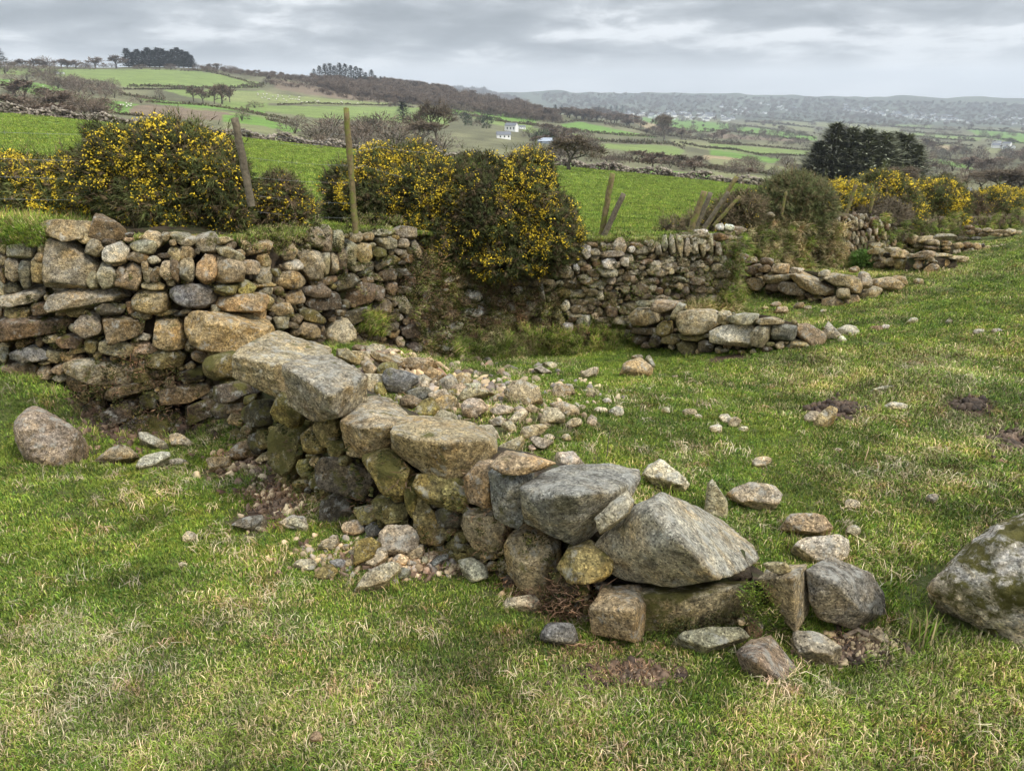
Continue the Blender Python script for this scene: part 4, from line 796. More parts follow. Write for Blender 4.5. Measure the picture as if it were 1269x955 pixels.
for bx, c, t, k in (((305,230,350,180,450,160,540,215,555,280,500,325,400,310,320,260),'t','largest brown tan stone in the grass rubble',12),((570,430,600,360,690,365,750,440,650,480,580,470),'k','broad pinkish stone in the middle of the grass rubble',12),((660,320,720,305,850,350,850,385,790,415,680,350),'k','long mauve pink slab behind the broad pinkish stone',12),
 ((775,470,820,430,880,435,890,475,800,515),'k','rounded pink stone right of the broad one',8),((935,445,970,410,1010,440,1005,490,945,490),'k','small pink stone between two rounded ones',10),((1115,375,1160,348,1220,360,1215,405,1150,415),'p','rounded cream stone, larger of the two at the right of the grass rubble',8),
 ((1062,285,1090,275,1128,290,1120,312,1070,310),'p','smaller rounded cream stone at the right of the grass rubble',8),((315,465,370,400,440,380,458,410,400,470),'k','tilted pale pink stone left of centre in the grass rubble',12),((420,550,450,505,560,485,620,500,560,560,450,580),'k','long pink stone at the front of the grass rubble',11),
 ((490,595,530,580,660,615,600,665,545,655),'g','flat grey stone at the front of the grass rubble',13),((260,650,400,580,430,610,340,730,280,700),'k','orange pink wedge against the tan boulder of the spur',13),((185,375,280,335,350,355,320,395,220,410),'p','flat pale stone in the left of the grass rubble',11),
 ((175,450,230,425,290,440,280,485,190,490),'k','mottled pink stone in the left of the grass rubble',10),((660,230,700,180,800,175,830,235,700,265),'t','brownish flat stone behind the mauve slab',10),((900,75,960,50,1025,40,1000,90,920,115),'k','flat pink slab in the grass beyond the rubble',14),
 ((520,50,570,30,650,70,600,90),'g','grey stone in the grass at the foot of the bank',11),((590,0,690,5,690,40,640,40),'p','pale flat stone just above the grey one by the bank',12),((150,280,190,250,230,270,215,300),'k','small pink stone left of the largest one',9),
 ((270,480,330,460,380,520,330,550),'k','low mauve stone between the left pair',9),((80,500,180,495,230,560,200,600,110,560),'k','pinkish broken stone at the top of the tan spur boulder',10),((440,370,500,330,560,360,520,390),'t','tan stone at the foot of the largest one',10),((440,320,480,350),'r','dark red brown chip under the largest stone',9),
 ((860,330,920,370),'k','mauve chip right of the long slab',9),((990,350,1090,390),'p','pale flat stone left of the larger cream one',9),((930,210,1000,270),'t','tan stone sunk in grass in the upper right of the rubble',9),((470,640,530,690),'k','low pink stone behind the wedge',9),((600,560,680,600),'p','pale chip by the flat grey stone',9),((740,560,810,610),'t','brown chip in pale grass at the right of the rubble',9)):
    L(C10, bx, c, t, k, .05, .5)
for bx, c, t in (((460,325,480,332),'o','small orange stone in the first pen'),((500,325,540,345),'t','tan stone in the grass of the first pen'),((560,312,588,330),'t','upright tan chip in the first pen'),((485,312,520,325),'t','farthest tan stone in the first pen'),((588,322,612,332),'g','grey chip in the first pen'),
  ((640,333,660,342),'t','pale chip in the grass right of the first pen'),((908,362,942,376),'p','whitish stone in grass near the right crest'),((1026,364,1048,375),'g','small grey stone in grass near the right crest'),((828,380,852,394),'p','small pale stone right of the nearest cross wall'),((1115,395,1145,410),'p','pale stone low in the right hand grass'),((1172,392,1200,404),'p','pale stone at the far right of the right hand grass'),
  ((930,238,958,255),'t','tan stone past the end of the second cross wall'),((695,418,720,432),'p','pale stone past the end of the nearest cross wall'),((795,385,830,398),'b','brown flat stone right of the nearest cross wall'),((380,292,402,308),'t','brown stone at the foot of the grassy bank end')): L(C7, bx, c, t, 9)
# stray turf stones in the foreground
for bx, c, t in (((440,112,462,125),'k','small pinkish stone in the open foreground grass'),((450,42,482,60),'k','tiny pink stone in foreground grass left of the spill'),((760,530,790,552),'k','pinkish stone sunk in long grass at the bottom'),): L((0,640,1.983), bx, c, t, 9, .0, .9)
# ---------------------------------------------------------------- grass
PROTO = bpy.data.collections.new('grass_prototypes')
def blades(n, rad, h0, h1, lean, wd, pal, seed, curl=.5):
    rs = np.random.default_rng(seed); V, F, Cc = [], [], []
    for i in range(n):
        a = rs.uniform(0, 6.283); r = rad * math.sqrt(rs.uniform()); bx, by = r * math.cos(a), r * math.sin(a)
        h = rs.uniform(h0, h1); la = rs.uniform(0, 6.283); l = rs.uniform(.2, 1) * lean * h; dx, dy = math.cos(la), math.sin(la)
        wa = rs.uniform(0, 6.283); wx, wy = math.cos(wa) * wd * .5, math.sin(wa) * wd * .5; col = np.array(pal[rs.integers(len(pal))]) * rs.uniform(.7, 1.3)
        z1 = h * .55; z2 = h * (1 - curl * (l / h) * .35); k = len(V)
        V += [(bx - wx, by - wy, -.01), (bx + wx, by + wy, -.01), (bx + dx * l * .35 - wx * .8, by + dy * l * .35 - wy * .8, z1), (bx + dx * l * .35 + wx * .8, by + dy * l * .35 + wy * .8, z1), (bx + dx * l, by + dy * l, z2)]
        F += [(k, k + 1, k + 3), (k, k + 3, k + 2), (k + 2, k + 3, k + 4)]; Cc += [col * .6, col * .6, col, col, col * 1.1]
    return V, F, Cc
GRN = [(.125,.22,.024), (.17,.265,.034), (.205,.27,.05), (.065,.14,.02), (.235,.30,.055)]; STRAW = [(.42,.36,.19), (.34,.28,.14), (.50,.44,.27), (.26,.20,.10)]
SP_ = [(40,.045,.006,.017,1.0,.0030,GRN,.5),(40,.045,.006,.018,1.1,.0030,GRN+GRN+GRN+GRN+STRAW[:1],.5),(36,.05,.006,.018,1.5,.0026,GRN+GRN+STRAW,.8),(30,.05,.010,.034,1.6,.0024,STRAW+GRN[:3],1.),
       (60,.06,.09,.20,1.1,.0045,STRAW+[(.12,.15,.04)],1.5),(50,.05,.06,.13,.9,.0045,GRN+STRAW[:2],1.2),(24,.03,.004,.014,1.4,.007,[(.06,.075,.018),(.10,.10,.03),(.16,.13,.05)],.5),(22,.05,.008,.03,2.4,.0035,[(.22,.14,.08),(.13,.08,.05),(.32,.22,.14)],1.)]
for k_, s_ in enumerate(SP_):
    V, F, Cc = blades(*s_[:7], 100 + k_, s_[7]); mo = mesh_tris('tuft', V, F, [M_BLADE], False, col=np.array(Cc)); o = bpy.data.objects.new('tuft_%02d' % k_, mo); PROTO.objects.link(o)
for k_ in range(6):                                     # crumbs of earth and chips of stone
    V, F = ICO[2]; V = V * [1, .75, .5] * (1 + .6 * vnoise(V * 1.4 + k_ * 5, 3))[:, None] * .015; c_ = [(.34,.28,.18),(.42,.35,.24),(.09,.065,.045),(.055,.04,.03),(.24,.22,.19),(.14,.10,.07)][k_]
    o = bpy.data.objects.new('tuft_%02d' % (8 + k_), mesh_tris('crumb', V, F, [M_BLADE], False, col=np.tile(c_, (len(V), 1)))); PROTO.objects.link(o)
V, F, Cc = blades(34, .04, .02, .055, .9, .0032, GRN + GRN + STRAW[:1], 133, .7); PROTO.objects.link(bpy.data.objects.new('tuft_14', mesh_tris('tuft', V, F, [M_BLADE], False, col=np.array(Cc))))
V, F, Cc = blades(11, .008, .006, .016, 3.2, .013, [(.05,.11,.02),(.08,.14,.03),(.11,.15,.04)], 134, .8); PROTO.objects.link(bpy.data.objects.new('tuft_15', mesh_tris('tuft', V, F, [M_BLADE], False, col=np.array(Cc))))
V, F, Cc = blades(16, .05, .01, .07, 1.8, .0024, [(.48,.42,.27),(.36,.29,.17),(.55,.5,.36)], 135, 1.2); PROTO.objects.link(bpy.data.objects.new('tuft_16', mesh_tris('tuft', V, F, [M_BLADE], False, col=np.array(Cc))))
ng = bpy.data.node_groups.new('scatter_tufts', 'GeometryNodeTree')
ng.interface.new_socket('Geometry', in_out='INPUT', socket_type='NodeSocketGeometry'); ng.interface.new_socket('Geometry', in_out='OUTPUT', socket_type='NodeSocketGeometry')
gi = ng.nodes.new('NodeGroupInput'); go = ng.nodes.new('NodeGroupOutput'); ip = ng.nodes.new('GeometryNodeInstanceOnPoints'); ci = ng.nodes.new('GeometryNodeCollectionInfo')
ci.inputs['Collection'].default_value = PROTO; ci.inputs['Separate Children'].default_value = True; ci.inputs['Reset Children'].default_value = True
ip.inputs['Pick Instance'].default_value = True
def na(nm, ty):
    n = ng.nodes.new('GeometryNodeInputNamedAttribute'); n.data_type = ty; n.inputs[0].default_value = nm
    return [s for s in n.outputs if s.enabled][0]
ng.links.new(gi.outputs[0], ip.inputs['Points']); ng.links.new(ci.outputs[0], ip.inputs['Instance']); ng.links.new(na('idx', 'INT'), ip.inputs['Instance Index'])
ng.links.new(na('rot', 'FLOAT_VECTOR'), ip.inputs['Rotation']); ng.links.new(na('scl', 'FLOAT_VECTOR'), ip.inputs['Scale']); ng.links.new(ip.outputs[0], go.inputs[0])
def scatter(name, P, idx, rot, scl, label, cat):
    me = bpy.data.meshes.new(name); me.vertices.add(len(P)); me.vertices.foreach_set('co', np.asarray(P, np.float32).ravel())
    a = me.attributes.new('idx', 'INT', 'POINT'); a.data.foreach_set('value', np.asarray(idx, np.int32))
    a = me.attributes.new('rot', 'FLOAT_VECTOR', 'POINT'); a.data.foreach_set('vector', np.asarray(rot, np.float32).ravel())
    s = np.asarray(scl, np.float32); s = np.repeat(s[:, None], 3, 1) if s.ndim == 1 else s
    a = me.attributes.new('scl', 'FLOAT_VECTOR', 'POINT'); a.data.foreach_set('vector', s.ravel())
    o = bpy.data.objects.new(name, me); COL.objects.link(o); md = o.modifiers.new('scatter', 'NODES'); md.node_group = ng
    return tag(o, label, cat, kind='stuff')
# turf of the pasture
N0 = 420000; th = rng.uniform(-1.02, 1.02, N0); q = rng.uniform(0, 1, N0); rr = (1.0 ** .7 + q * (15 ** .7 - 1.0 ** .7)) ** (1 / .7)   # density ~ r^-1.3
keep = rng.uniform(0, 1, N0) < np.where(rr < 2.5, (rr / 2.5) ** 1.3, 1) * .42
x, y = (rr * np.sin(th))[keep], (rr * np.cos(th))[keep]; rr = rr[keep]
zz = gz(x, y); s = soil_at(x, y); dens = fbm2(x, y, 9, 2, 50)
br = bank_r(x, y); ok = (rr < br - .02) & (s + .35 * dens < .48)
fp = np.array(FOOT)
for fx, fy, fr in FOOT: ok &= ~(((x - fx) ** 2 + (y - fy - fr * .25) ** 2 < (fr * .95) ** 2) & (rng.uniform(size=len(x)) < .93))
x, y, zz, rr, s = x[ok], y[ok], zz[ok], rr[ok], s[ok]
e = .05; nx = -(gz(x + e, y) - gz(x - e, y)) / (2 * e); ny = -(gz(x, y + e) - gz(x, y - e)) / (2 * e)
rot = np.stack([-ny * .6 + rng.normal(0, .12, len(x)), nx * .6 + rng.normal(0, .12, len(x)), rng.uniform(0, 6.28, len(x))], -1)
dn = fbm2(x, y, .75, 3, 61) * .6 + fbm2(x, y, 3.6, 3, 62) * .55 + rng.normal(0, .22, len(x)) + .25 * s + .16 * (y < 2.1) + .24 * np.clip((x - 1.2) / 1.5, 0, 1)
idx = np.digitize(dn, [.05, .45, .82]); 
for u, v, rad in ((330,905,.22),(150,930,.2),(700,880,.18),(1000,900,.25),(560,930,.2),(60,780,.15),(1165,482,.26),(1250,545,.25),(1245,790,.3),(1190,850,.3),(260,905,.3),(480,900,.3),(60,860,.35),(1130,470,.2)):
    c = ground(u, v); m_ = ((x - c[0]) ** 2 + (y - c[1]) ** 2 < (rad * (.6 + .4 * rng.uniform(size=len(x)))) ** 2); idx[m_ & (rng.uniform(size=len(x)) < .75)] = 3
br = br[ok]; wd = rng.uniform(size=len(x)); cl = fbm2(x, y, 2.2, 2, 91); idx[(wd < .006 + .03 * (cl > .35)) & (rr < 7)] = 15; idx[(wd > .992 - .05 * (cl < -.3)) & (rr < 6)] = 16
lush = np.exp(-((br - rr) / .5) ** 2) * rng.uniform(size=len(x)) > .45; idx[lush] = np.where(rng.uniform(size=lush.sum()) < .25, 5, 0)
scl = rng.uniform(.65, 1.25, len(x)) * np.where(rr < 2.6, .85, 1.) * np.maximum(1, rr / 2.6) ** .36 * (1 + .3 * np.clip(dn, -.5, 1)); scl[idx == 5] *= .6
scl = scl[:, None] * np.stack([np.ones(len(x)), np.ones(len(x)), np.maximum(1, rr / 2.6) ** -.35], -1)
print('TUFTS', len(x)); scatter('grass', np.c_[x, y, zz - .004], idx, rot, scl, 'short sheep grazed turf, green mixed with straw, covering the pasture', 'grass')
# longer unbitten grass pressed up against every stone and wall foot
P, S_, I_ = [], [], []
for fx, fy, fr in FOOT:
    n = int(min(26, max(5, fr * 90)))
    for k in range(n):
        a = rng.uniform(0, 6.283); q = fr * rng.uniform(.85, 1.25); P.append((fx + q * math.cos(a), fy + fr * .2 + q * math.sin(a) * .8)); S_.append(rng.uniform(.5, .95) * min(1.2, .55 + fr * 3)); I_.append(int(rng.choice([14, 14, 3, 0, 5]) if fr > .06 else rng.choice([0, 1, 14])))
for q0, q1 in zip(SPUR_BASE[1:-1], SPUR_BASE[2:]):
    for k in range(26): t_ = rng.uniform(); g_ = ground(q0[0] + (q1[0] - q0[0]) * t_, q0[1] + (q1[1] - q0[1]) * t_ + rng.uniform(0, 9)); P.append((g_[0], g_[1])); S_.append(rng.uniform(.4, .9)); I_.append(int(rng.choice([14, 14, 3, 7])))
P = np.array(P); k = P[:, 1] < bank_r(P[:, 0], P[:, 1]) * 1.; gq = gz(P[:, 0], P[:, 1])
scatter('stone_foot_grass', np.c_[P, gq - .003], I_, np.c_[rng.normal(0, .2, (len(P), 2)), rng.uniform(0, 6.28, len(P))], S_, 'longer grass growing round the feet of the stones', 'grass')
# nearer part of the field behind the bank
N1 = 120000; th = rng.uniform(-.85, .85, N1); rr = np.exp(rng.uniform(math.log(5), math.log(93), N1)); r1 = np.interp(th, AZ, BR)
k = rr > r1 + .15; th, rr = th[k], rr[k]
uu = CX + FPX * np.tan(th) * (cP + 0.19 * sP); P = far_at(uu, rr); idx = rng.choice([0, 0, 1, 0, 1], len(P)); sc1 = rng.uniform(.8, 1.3, len(P)) * (rr / 5) ** .6 * 1.3
scatter('field_grass', P, idx, np.c_[rng.normal(0, .1, (len(P), 2)), rng.uniform(0, 6.28, len(P))], sc1, 'bright green grass of the sloping field behind the hedge bank', 'grass')
# long grass, moss and dead grass growing on the bank face and on the earth between stones
def face_pts(poly, n, surf, outw=.03):
    poly = np.array(poly, float).reshape(-1, 2); lo, hi = poly.min(0), poly.max(0); out = []
    while len(out) < n:
        u, v = rng.uniform(lo[0], hi[0]), rng.uniform(lo[1], hi[1])
        if inpoly(poly, np.array([u]), np.array([v]))[0]: 
            p, nn = surf(u, v); out.append((p + nn * outw * rng.uniform(-1, 1.5), nn))
    return out
def onface(name, specs, label):
    P, I, Ro, S = [], [], [], []
    for poly, n, ids, s0, s1, up, surf, outw in specs:
        for p, nn in face_pts(poly, n, surf, outw):
            P.append(p); I.append(int(rng.choice(ids))); zax = Vector(nn * 1.0 + np.array([0, 0, up]) + rng.normal(0, .25, 3)); e_ = zax.to_track_quat('Z', 'Y'); 
            from mathutils import Quaternion
            e_ = (e_ @ Quaternion((0, 0, 1), float(rng.uniform(0, 6.28)))).to_euler(); Ro.append(e_[:]); S.append(rng.uniform(s0, s1))
    return scatter(name, np.array(P), I, Ro, np.array(S), label, 'grass')
def topsurf(u, v):
    d0 = ray(u, v); rs_ = np.geomspace(np.interp(math.atan2(d0[0], d0[1]), AZ, BR) + .16, 30, 300); vv = vfar(np.full(300, float(u)), rs_); k_ = np.nonzero(vv <= v)[0]; k_ = k_[0] if len(k_) else 0
    p = far_at(np.array([float(u)]), np.array([rs_[k_]]))[0]; return p, np.array([0, 0, 1.])
onface('bank_grass', [
 ((-80,240,110,240,110,296,-80,296), 1500, [0,1,0,5], .9, 1.6, 1., topsurf, .0), ((110,262,330,250,330,312,110,300), 2200, [0,1,2,7,6,2], .8, 1.6, 1., topsurf, .0), ((300,250,540,255,540,300,300,300), 1800, [2,3,1,6,2], .7, 1.4, 1., topsurf, .0),
 ((700,282,900,276,900,300,700,312), 900, [1,2,0,3], .8, 1.5, 1., topsurf, .0),
 ((510,300,560,330,640,360,700,350,700,430,600,445,520,440,500,360), 1600, [6,6,6,2,3,7], .7, 1.5, .35, bank, .07), ((540,420,640,400,720,400,790,400,790,440,680,450,560,458), 1500, [0,0,5,6,2], .6, 1.1, 1.2, bank, .3),
 ((600,410,660,415,640,445,590,445), 120, [4], .5, .9, .6, bank, .12), ((895,300,930,290,932,390,915,400,905,380), 150, [5,0,2], .8, 1.3, .1, bank, .08), ((840,385,930,350,935,400,860,410), 260, [4,5,5], .6, 1.1, .9, bank, .1),
 ((700,330,900,310,900,380,790,400,720,400), 380, [6,6,3], .7, 1.3, .4, bank, .05), ((440,385,470,390,480,415,440,410), 90, [0,5], .6, 1., .8, bank, .08), ((400,295,520,330,500,400,420,350), 150, [6,6,3], .6, 1.2, .5, bank, .04),
 ((920,280,1030,275,1030,340,925,345), 900, [4,5,6,6,2], .7, 1.3, .3, bank, .15), ((1075,268,1300,262,1300,300,1075,310), 700, [5,6,3,6], .7, 1.3, .4, bank, .2), ((1030,325,1075,318,1075,340,1030,345), 130, [5,0], .8, 1.4, 1., bank, .15),
 ((300,285,400,270,420,300,350,315,300,310), 260, [3,2,6], .5, 1., 1.2, bank, -.05), ((0,280,60,275,60,300,0,302), 160, [0,0,2], .8, 1.3, 1.5, bank, -.1), ((430,262,500,270,480,292,425,285), 100, [2,3,6], .6, 1., 1.5, bank, -.05),
 ((130,440,200,430,250,480,240,540,150,545,100,480), 260, [6,6,6,7], .7, 1.3, .5, bank, .1), ((0,330,290,340,290,540,100,540,80,470,0,460), 260, [6], .7, 1.2, .3, bank, -.04),
 ((700,290,870,280,880,300,700,318), 200, [3,2,6], .5, 1., 1.4, bank, -.05), ((290,500,600,600,700,690,700,740,560,690,340,590), 160, [6,6,6,7], .6, 1.1, .4, spur, -.06),
 ((800,770,930,765,930,776,815,788,800,788), 40, [6], .5, .8, .2, spur, -.03), ((650,715,735,730,735,760,650,740), 60, [7,7,6], .8, 1.3, .6, spur, .05), ((925,725,1000,760,985,785,930,775), 60, [0,0,2], .6, 1.1, .8, spur, .0)],
 'moss, dead grass and long green grass growing over the bank face and between wall stones')
P = []; 
for u, v, ru, rv, n in ((352,610,45,38,170),(700,748,42,14,130),(715,735,30,20,60),(500,700,120,22,60),(775,838,50,12,60),(728,812,26,10,20),(300,570,50,20,40),(1055,800,50,14,20)):
    for _ in range(n): P.append(ground(u + rng.normal(0, ru * .5), v + rng.normal(0, rv * .5)))
P = np.array(P); scatter('dead_bracken', P, np.full(len(P), 7), np.c_[rng.normal(0, .5, (len(P), 2)), rng.uniform(0, 6.28, len(P))], rng.uniform(.5, 1.1, len(P)), 'dead rusty bracken litter lying at the foot of the spur wall', 'bracken litter')
P, I = [], []
for u, v, ru, rv, n, ids in ((1055,806,45,18,420,(10,11,13,8)),(775,838,50,12,200,(10,11,13)),(500,690,110,22,520,(8,9,12,13)),(352,612,45,38,260,(9,13,10)),(600,490,120,32,360,(8,9,12)),(500,460,60,24,300,(8,9,12,13)),(170,530,90,26,300,(10,13,11)),
    (1040,508,24,9,90,(10,11)),(1203,502,18,7,60,(10,11)),(1258,552,26,20,120,(10,11,13)),(700,740,40,14,140,(10,13,9)),(300,575,50,16,120,(10,13,8))):
    for _ in range(int(n * 1.7)): P.append(ground(u + rng.normal(0, ru * .6), v + rng.normal(0, rv * .55))); I.append(ids[rng.integers(len(ids))])
P = np.array(P); scatter('stone_chips', P, I, rng.uniform(0, 6.28, (len(P), 3)), rng.uniform(.4, 1.5, len(P)) ** 1.6 * np.maximum(.8, P[:, 1] / 3.), 'small stone chips and crumbs of earth on the bare soil patches', 'gravel')
# ---------------------------------------------------------------- gorse and other near shrubs
def sprigs(P, Nrm, L, ns, wd, cols, seed, droop=.0, spread=.8):
    """at every P a shoot along Nrm carrying ns spines (one thin triangle each)"""
    rs = np.random.default_rng(seed); n = len(P); L = np.asarray(L)
    D = Nrm + rs.normal(0, .28, (n, 3)) + np.array([0, 0, .35 - droop]); D /= np.linalg.norm(D, axis=1, keepdims=True)
    t = rs.uniform(0, 1, (n, ns)); base = P[:, None] + D[:, None] * (t * L[:, None])[..., None]
    sd = rs.normal(0, 1, (n, ns, 3)); sd -= (sd * D[:, None]).sum(-1, keepdims=True) * D[:, None]; sd /= np.linalg.norm(sd, axis=-1, keepdims=True)
    tip = base + (sd * spread + D[:, None] * .75) * (L[:, None] * (.34 + .25 * (1 - t)))[..., None]
    wv = np.cross(sd, D[:, None]) * (wd * rs.uniform(.6, 1.3, (n, ns, 1)))
    V = np.stack([base - wv, base + wv, tip], 2).reshape(-1, 3); F = np.arange(len(V)).reshape(-1, 3)
    ci = rs.integers(0, len(cols), n); C = np.array(cols)[ci] * rs.uniform(.65, 1.35, (n, 1)); C = np.repeat(C, ns * 3, 0)
    return V, F, C
def shell(blobs, n, seed, inner=.72):
    rs = np.random.default_rng(seed); B = np.array(blobs); wgt = (B[:, 3] * B[:, 5]); wgt /= wgt.sum(); out, nor, tot = [], [], 0
    while tot < n:
        m = n * 2; i = rs.choice(len(B), m, p=wgt); c, r = B[i, :3], B[i, 3:6]; d = rs.normal(size=(m, 3)); d /= np.linalg.norm(d, axis=1, keepdims=True)
        lump = .97 + .26 * vnoise((c + d * r) * 4.2, 3) + .16 * vnoise((c + d * r) * 11, 4)
        p = c + d * r * (rs.uniform(inner, 1.0, m) ** .6 * lump)[:, None]
        q = (((p[:, None] - B[None, :, :3]) / B[None, :, 3:6]) ** 2).sum(-1); q[np.arange(m), i] = 9; k = q.min(1) >= .55
        nn = d / r; nn /= np.linalg.norm(nn, axis=1, keepdims=True); out.append(p[k]); nor.append(nn[k]); tot += int(k.sum())
        if not k.any(): break
    return np.concatenate(out)[:n], np.concatenate(nor)[:n]
GORSE = [(.085,.10,.03), (.11,.12,.04), (.06,.075,.025), (.13,.11,.05), (.15,.105,.055), (.10,.115,.03)]
def bush(name, label, cat, blobs_px, y, n, nf, fmask=None, cols=GORSE, L=.13, ns=13, wd=.0033, group=None, seed=1, rdepth=.8, fl=(.62,.45,.03), fs=.0082, core_col=(.045,.036,.022), fup=.0):
    B = []
    for u, v, ru, rv in blobs_px:
        p = at_y(u, v, y); s = px2m(p); B.append((p[0], p[1] + ru * s * .15, p[2], ru * s * .9, max(ru, rv) * s * rdepth * .9, rv * s * .86))
    base = np.array([np.mean([q[0] for q in B]), B[0][1], min(q[2] - q[5] for q in B)]); T = thing(name, label, cat, base, group)
    P, Nn = shell(B, int(n * 1.5), seed); n = len(P); V, F, C = sprigs(P, Nn, rng.uniform(.5, 1.3, n) * L * .74 * np.where(rng.uniform(size=n) < .05, 1.7, 1), ns, wd, cols, seed)
    tag(obj('foliage', mesh_tris('foliage', V - base, F, [M_LEAF], col=C), T, base), kind='stuff'); TRI[0] += len(F)
    # dead brown interior
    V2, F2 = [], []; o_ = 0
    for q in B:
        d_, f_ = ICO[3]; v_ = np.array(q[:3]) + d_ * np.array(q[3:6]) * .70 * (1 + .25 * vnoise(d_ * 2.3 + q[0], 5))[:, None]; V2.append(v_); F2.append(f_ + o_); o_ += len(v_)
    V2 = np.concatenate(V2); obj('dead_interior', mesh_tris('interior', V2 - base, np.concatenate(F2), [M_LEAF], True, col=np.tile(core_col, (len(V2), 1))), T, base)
    # woody stems from the base
    rs = np.random.default_rng(seed); SV, SF = [], []
    for k_ in range(7):
        q = B[rs.integers(len(B))]; a = base + np.array([rs.uniform(-.1, .1), .05, .0]); e = np.array(q[:3]) + rs.normal(0, .1, 3); tube_into(SV, SF, [a, (a + e) / 2 + rs.normal(0, .06, 3), e], [.02, .014, .006], 5)
    obj('stem', mesh_tris('stem', np.array(SV) - base, np.array(SF), [M_LEAF], True, col=np.tile((.12, .09, .06), (len(SV), 1))), T, base)
    if nf:
        nf = int(nf * 1.9)
        P, Nn = shell(B, nf * 5, seed + 7, .93); msk = fbm(P * 4.2, 2, seed) * .8 + .22 * Nn[:, 2] - .25 * Nn[:, 1] + fup + rs.normal(0, .3, len(P))
        if fmask is not None: msk += fmask(P)
        k = np.argsort(-msk)[:nf]; P = P[k] + Nn[k] * rs.uniform(0, .09, (len(k), 1)); cnt = 7; n_ = len(P)
        ctr = P[:, None] + rs.normal(0, fs * 1.9, (n_, cnt, 3)) ; r_ = fs * rs.uniform(.5, 1.1, (n_, cnt, 1))
        oc = np.array([(1,0,0),(-.5,.87,0),(-.5,-.87,0),(0,0,1.1)]); rot = rs.normal(0, .5, (n_, cnt, 4, 3)); V = (ctr[:, :, None] + (oc + rot) * r_[..., None]).reshape(-1, 3)
        a = np.arange(n_ * cnt)[:, None] * 4; F = np.concatenate([a + [0, 1, 3], a + [1, 2, 3], a + [2, 0, 3]], 0); C = np.array(fl) * rs.uniform(.7, 1.2, (n_ * cnt, 1)) * [1, 1, 1]; C = np.repeat(C, 4, 0)
        tag(obj('flowers', mesh_tris('flowers', V - base, F, [M_PETAL], col=C), T, base), kind='stuff'); TRI[0] += len(F)
    return T
def tube_into(V, F, pts, rad, ns=6):
    pts = [np.asarray(p, float) for p in pts]; o_ = len(V)
    for i, (p, r) in enumerate(zip(pts, rad)):
        d = pts[min(i + 1, len(pts) - 1)] - pts[max(i - 1, 0)]; d /= np.linalg.norm(d) + 1e-9
        a = np.cross(d, [.3, .9, .1]); a /= np.linalg.norm(a) + 1e-9; b_ = np.cross(d, a)
        for k in range(ns): t = 6.2832 * k / ns; V.append(p + r * (a * math.cos(t) + b_ * math.sin(t)))
    for i in range(len(pts) - 1):
        for k in range(ns):
            a = o_ + i * ns + k; c = o_ + i * ns + (k + 1) % ns; F.append((a, c, c + ns)); F.append((a, c + ns, a + ns))
bush('gorse_bush', 'large round gorse bush in yellow flower on the left wall beside the fence post', 'gorse bush',
     [(150,205,52,46),(215,205,62,50),(180,245,80,48),(255,220,48,52),(215,275,58,36),(120,225,32,30),(275,262,32,30)], 5.75, 8500, 760, seed=1, L=.12, fup=.0)
bush('gorse_bush', 'low gorse covered in yellow flowers at the left edge behind the wall', 'gorse bush', [(20,238,56,42),(75,248,52,36),(-40,245,60,44),(95,230,32,34),(20,262,60,26)], 6.0, 5200, 820, seed=2, L=.12, fup=.1)
bush('gorse_bush', 'small brownish gorse right of the square topped fence post', 'gorse bush', [(345,245,28,28),(325,262,28,24),(372,268,16,18)], 6.6, 1500, 90, seed=3, cols=GORSE+[(.12,.085,.05)]*3, L=.13)
bush('gorse_bush', 'broad dark gorse bush spilling over the middle of the bank, thickly flowered', 'gorse bush',
     [(590,236,60,44),(646,232,50,42),(530,238,62,42),(470,245,46,36),(610,270,80,48),(668,272,50,46),(540,275,56,32),(640,300,64,32),(692,298,30,32),(575,300,48,30),(545,300,36,24),(520,262,44,36),(560,245,48,40),(620,322,56,26),(670,318,34,24)], 7.7, 11500, 1500, seed=4, L=.12)
bush('gorse_bush', 'yellow flowered gorse behind the tall thin mossy post', 'gorse bush', [(470,218,48,32),(432,238,34,38),(515,218,44,34),(440,264,46,22)], 7.9, 4200, 620, seed=5, L=.12, fup=.1)
bush('olive_shrub', 'rounded olive green shrub without flowers on the bank, right of the leaning posts', 'shrub', [(985,242,38,25),(962,254,32,22),(1008,256,30,26),(985,275,32,28),(942,276,20,22),(1000,290,24,20)], 10.6, 5200, 10, seed=6, cols=[(.10,.11,.04),(.12,.115,.05),(.07,.085,.03),(.13,.10,.05)], L=.17)
bush('thorny_scrub', 'low dead looking scrub with a few yellow flowers by the leaning posts', 'shrub', [(905,270,22,22),(870,280,26,14),(835,283,18,8),(925,262,20,22)], 9.9, 1500, 30, seed=7, cols=[(.13,.10,.055),(.09,.085,.035),(.16,.12,.07)], L=.15)
bush('gorse_bush', 'bright yellow gorse immediately right of the olive shrub', 'gorse bush', [(1045,248,28,18),(1062,254,28,24)], 12.2, 1800, 330, seed=8, L=.15, fup=.2, fs=.013)
bush('gorse_bush', 'tall gorse with yellow crown above the far stone faced bank', 'gorse bush', [(1090,240,28,24),(1108,255,26,30),(1085,262,30,28),(1120,262,24,26)], 12.6, 3200, 420, seed=9, L=.16, fs=.013)
bush('brown_scrub', 'brown leafless scrub overhanging the far stone faced bank', 'shrub', [(1085,270,30,20),(1105,275,22,22),(1065,272,18,12)], 12.0, 1500, 0, seed=10, cols=[(.14,.11,.07),(.11,.09,.055),(.16,.13,.09)], L=.17)
bush('gorse_bush', 'dark domed gorse, second from the olive shrub, flowering on top', 'gorse bush', [(1160,246,34,26),(1140,262,30,30),(1170,272,28,24),(1145,282,26,20),(1175,258,28,26)], 13.8, 3600, 520, seed=11, L=.17, fs=.014)
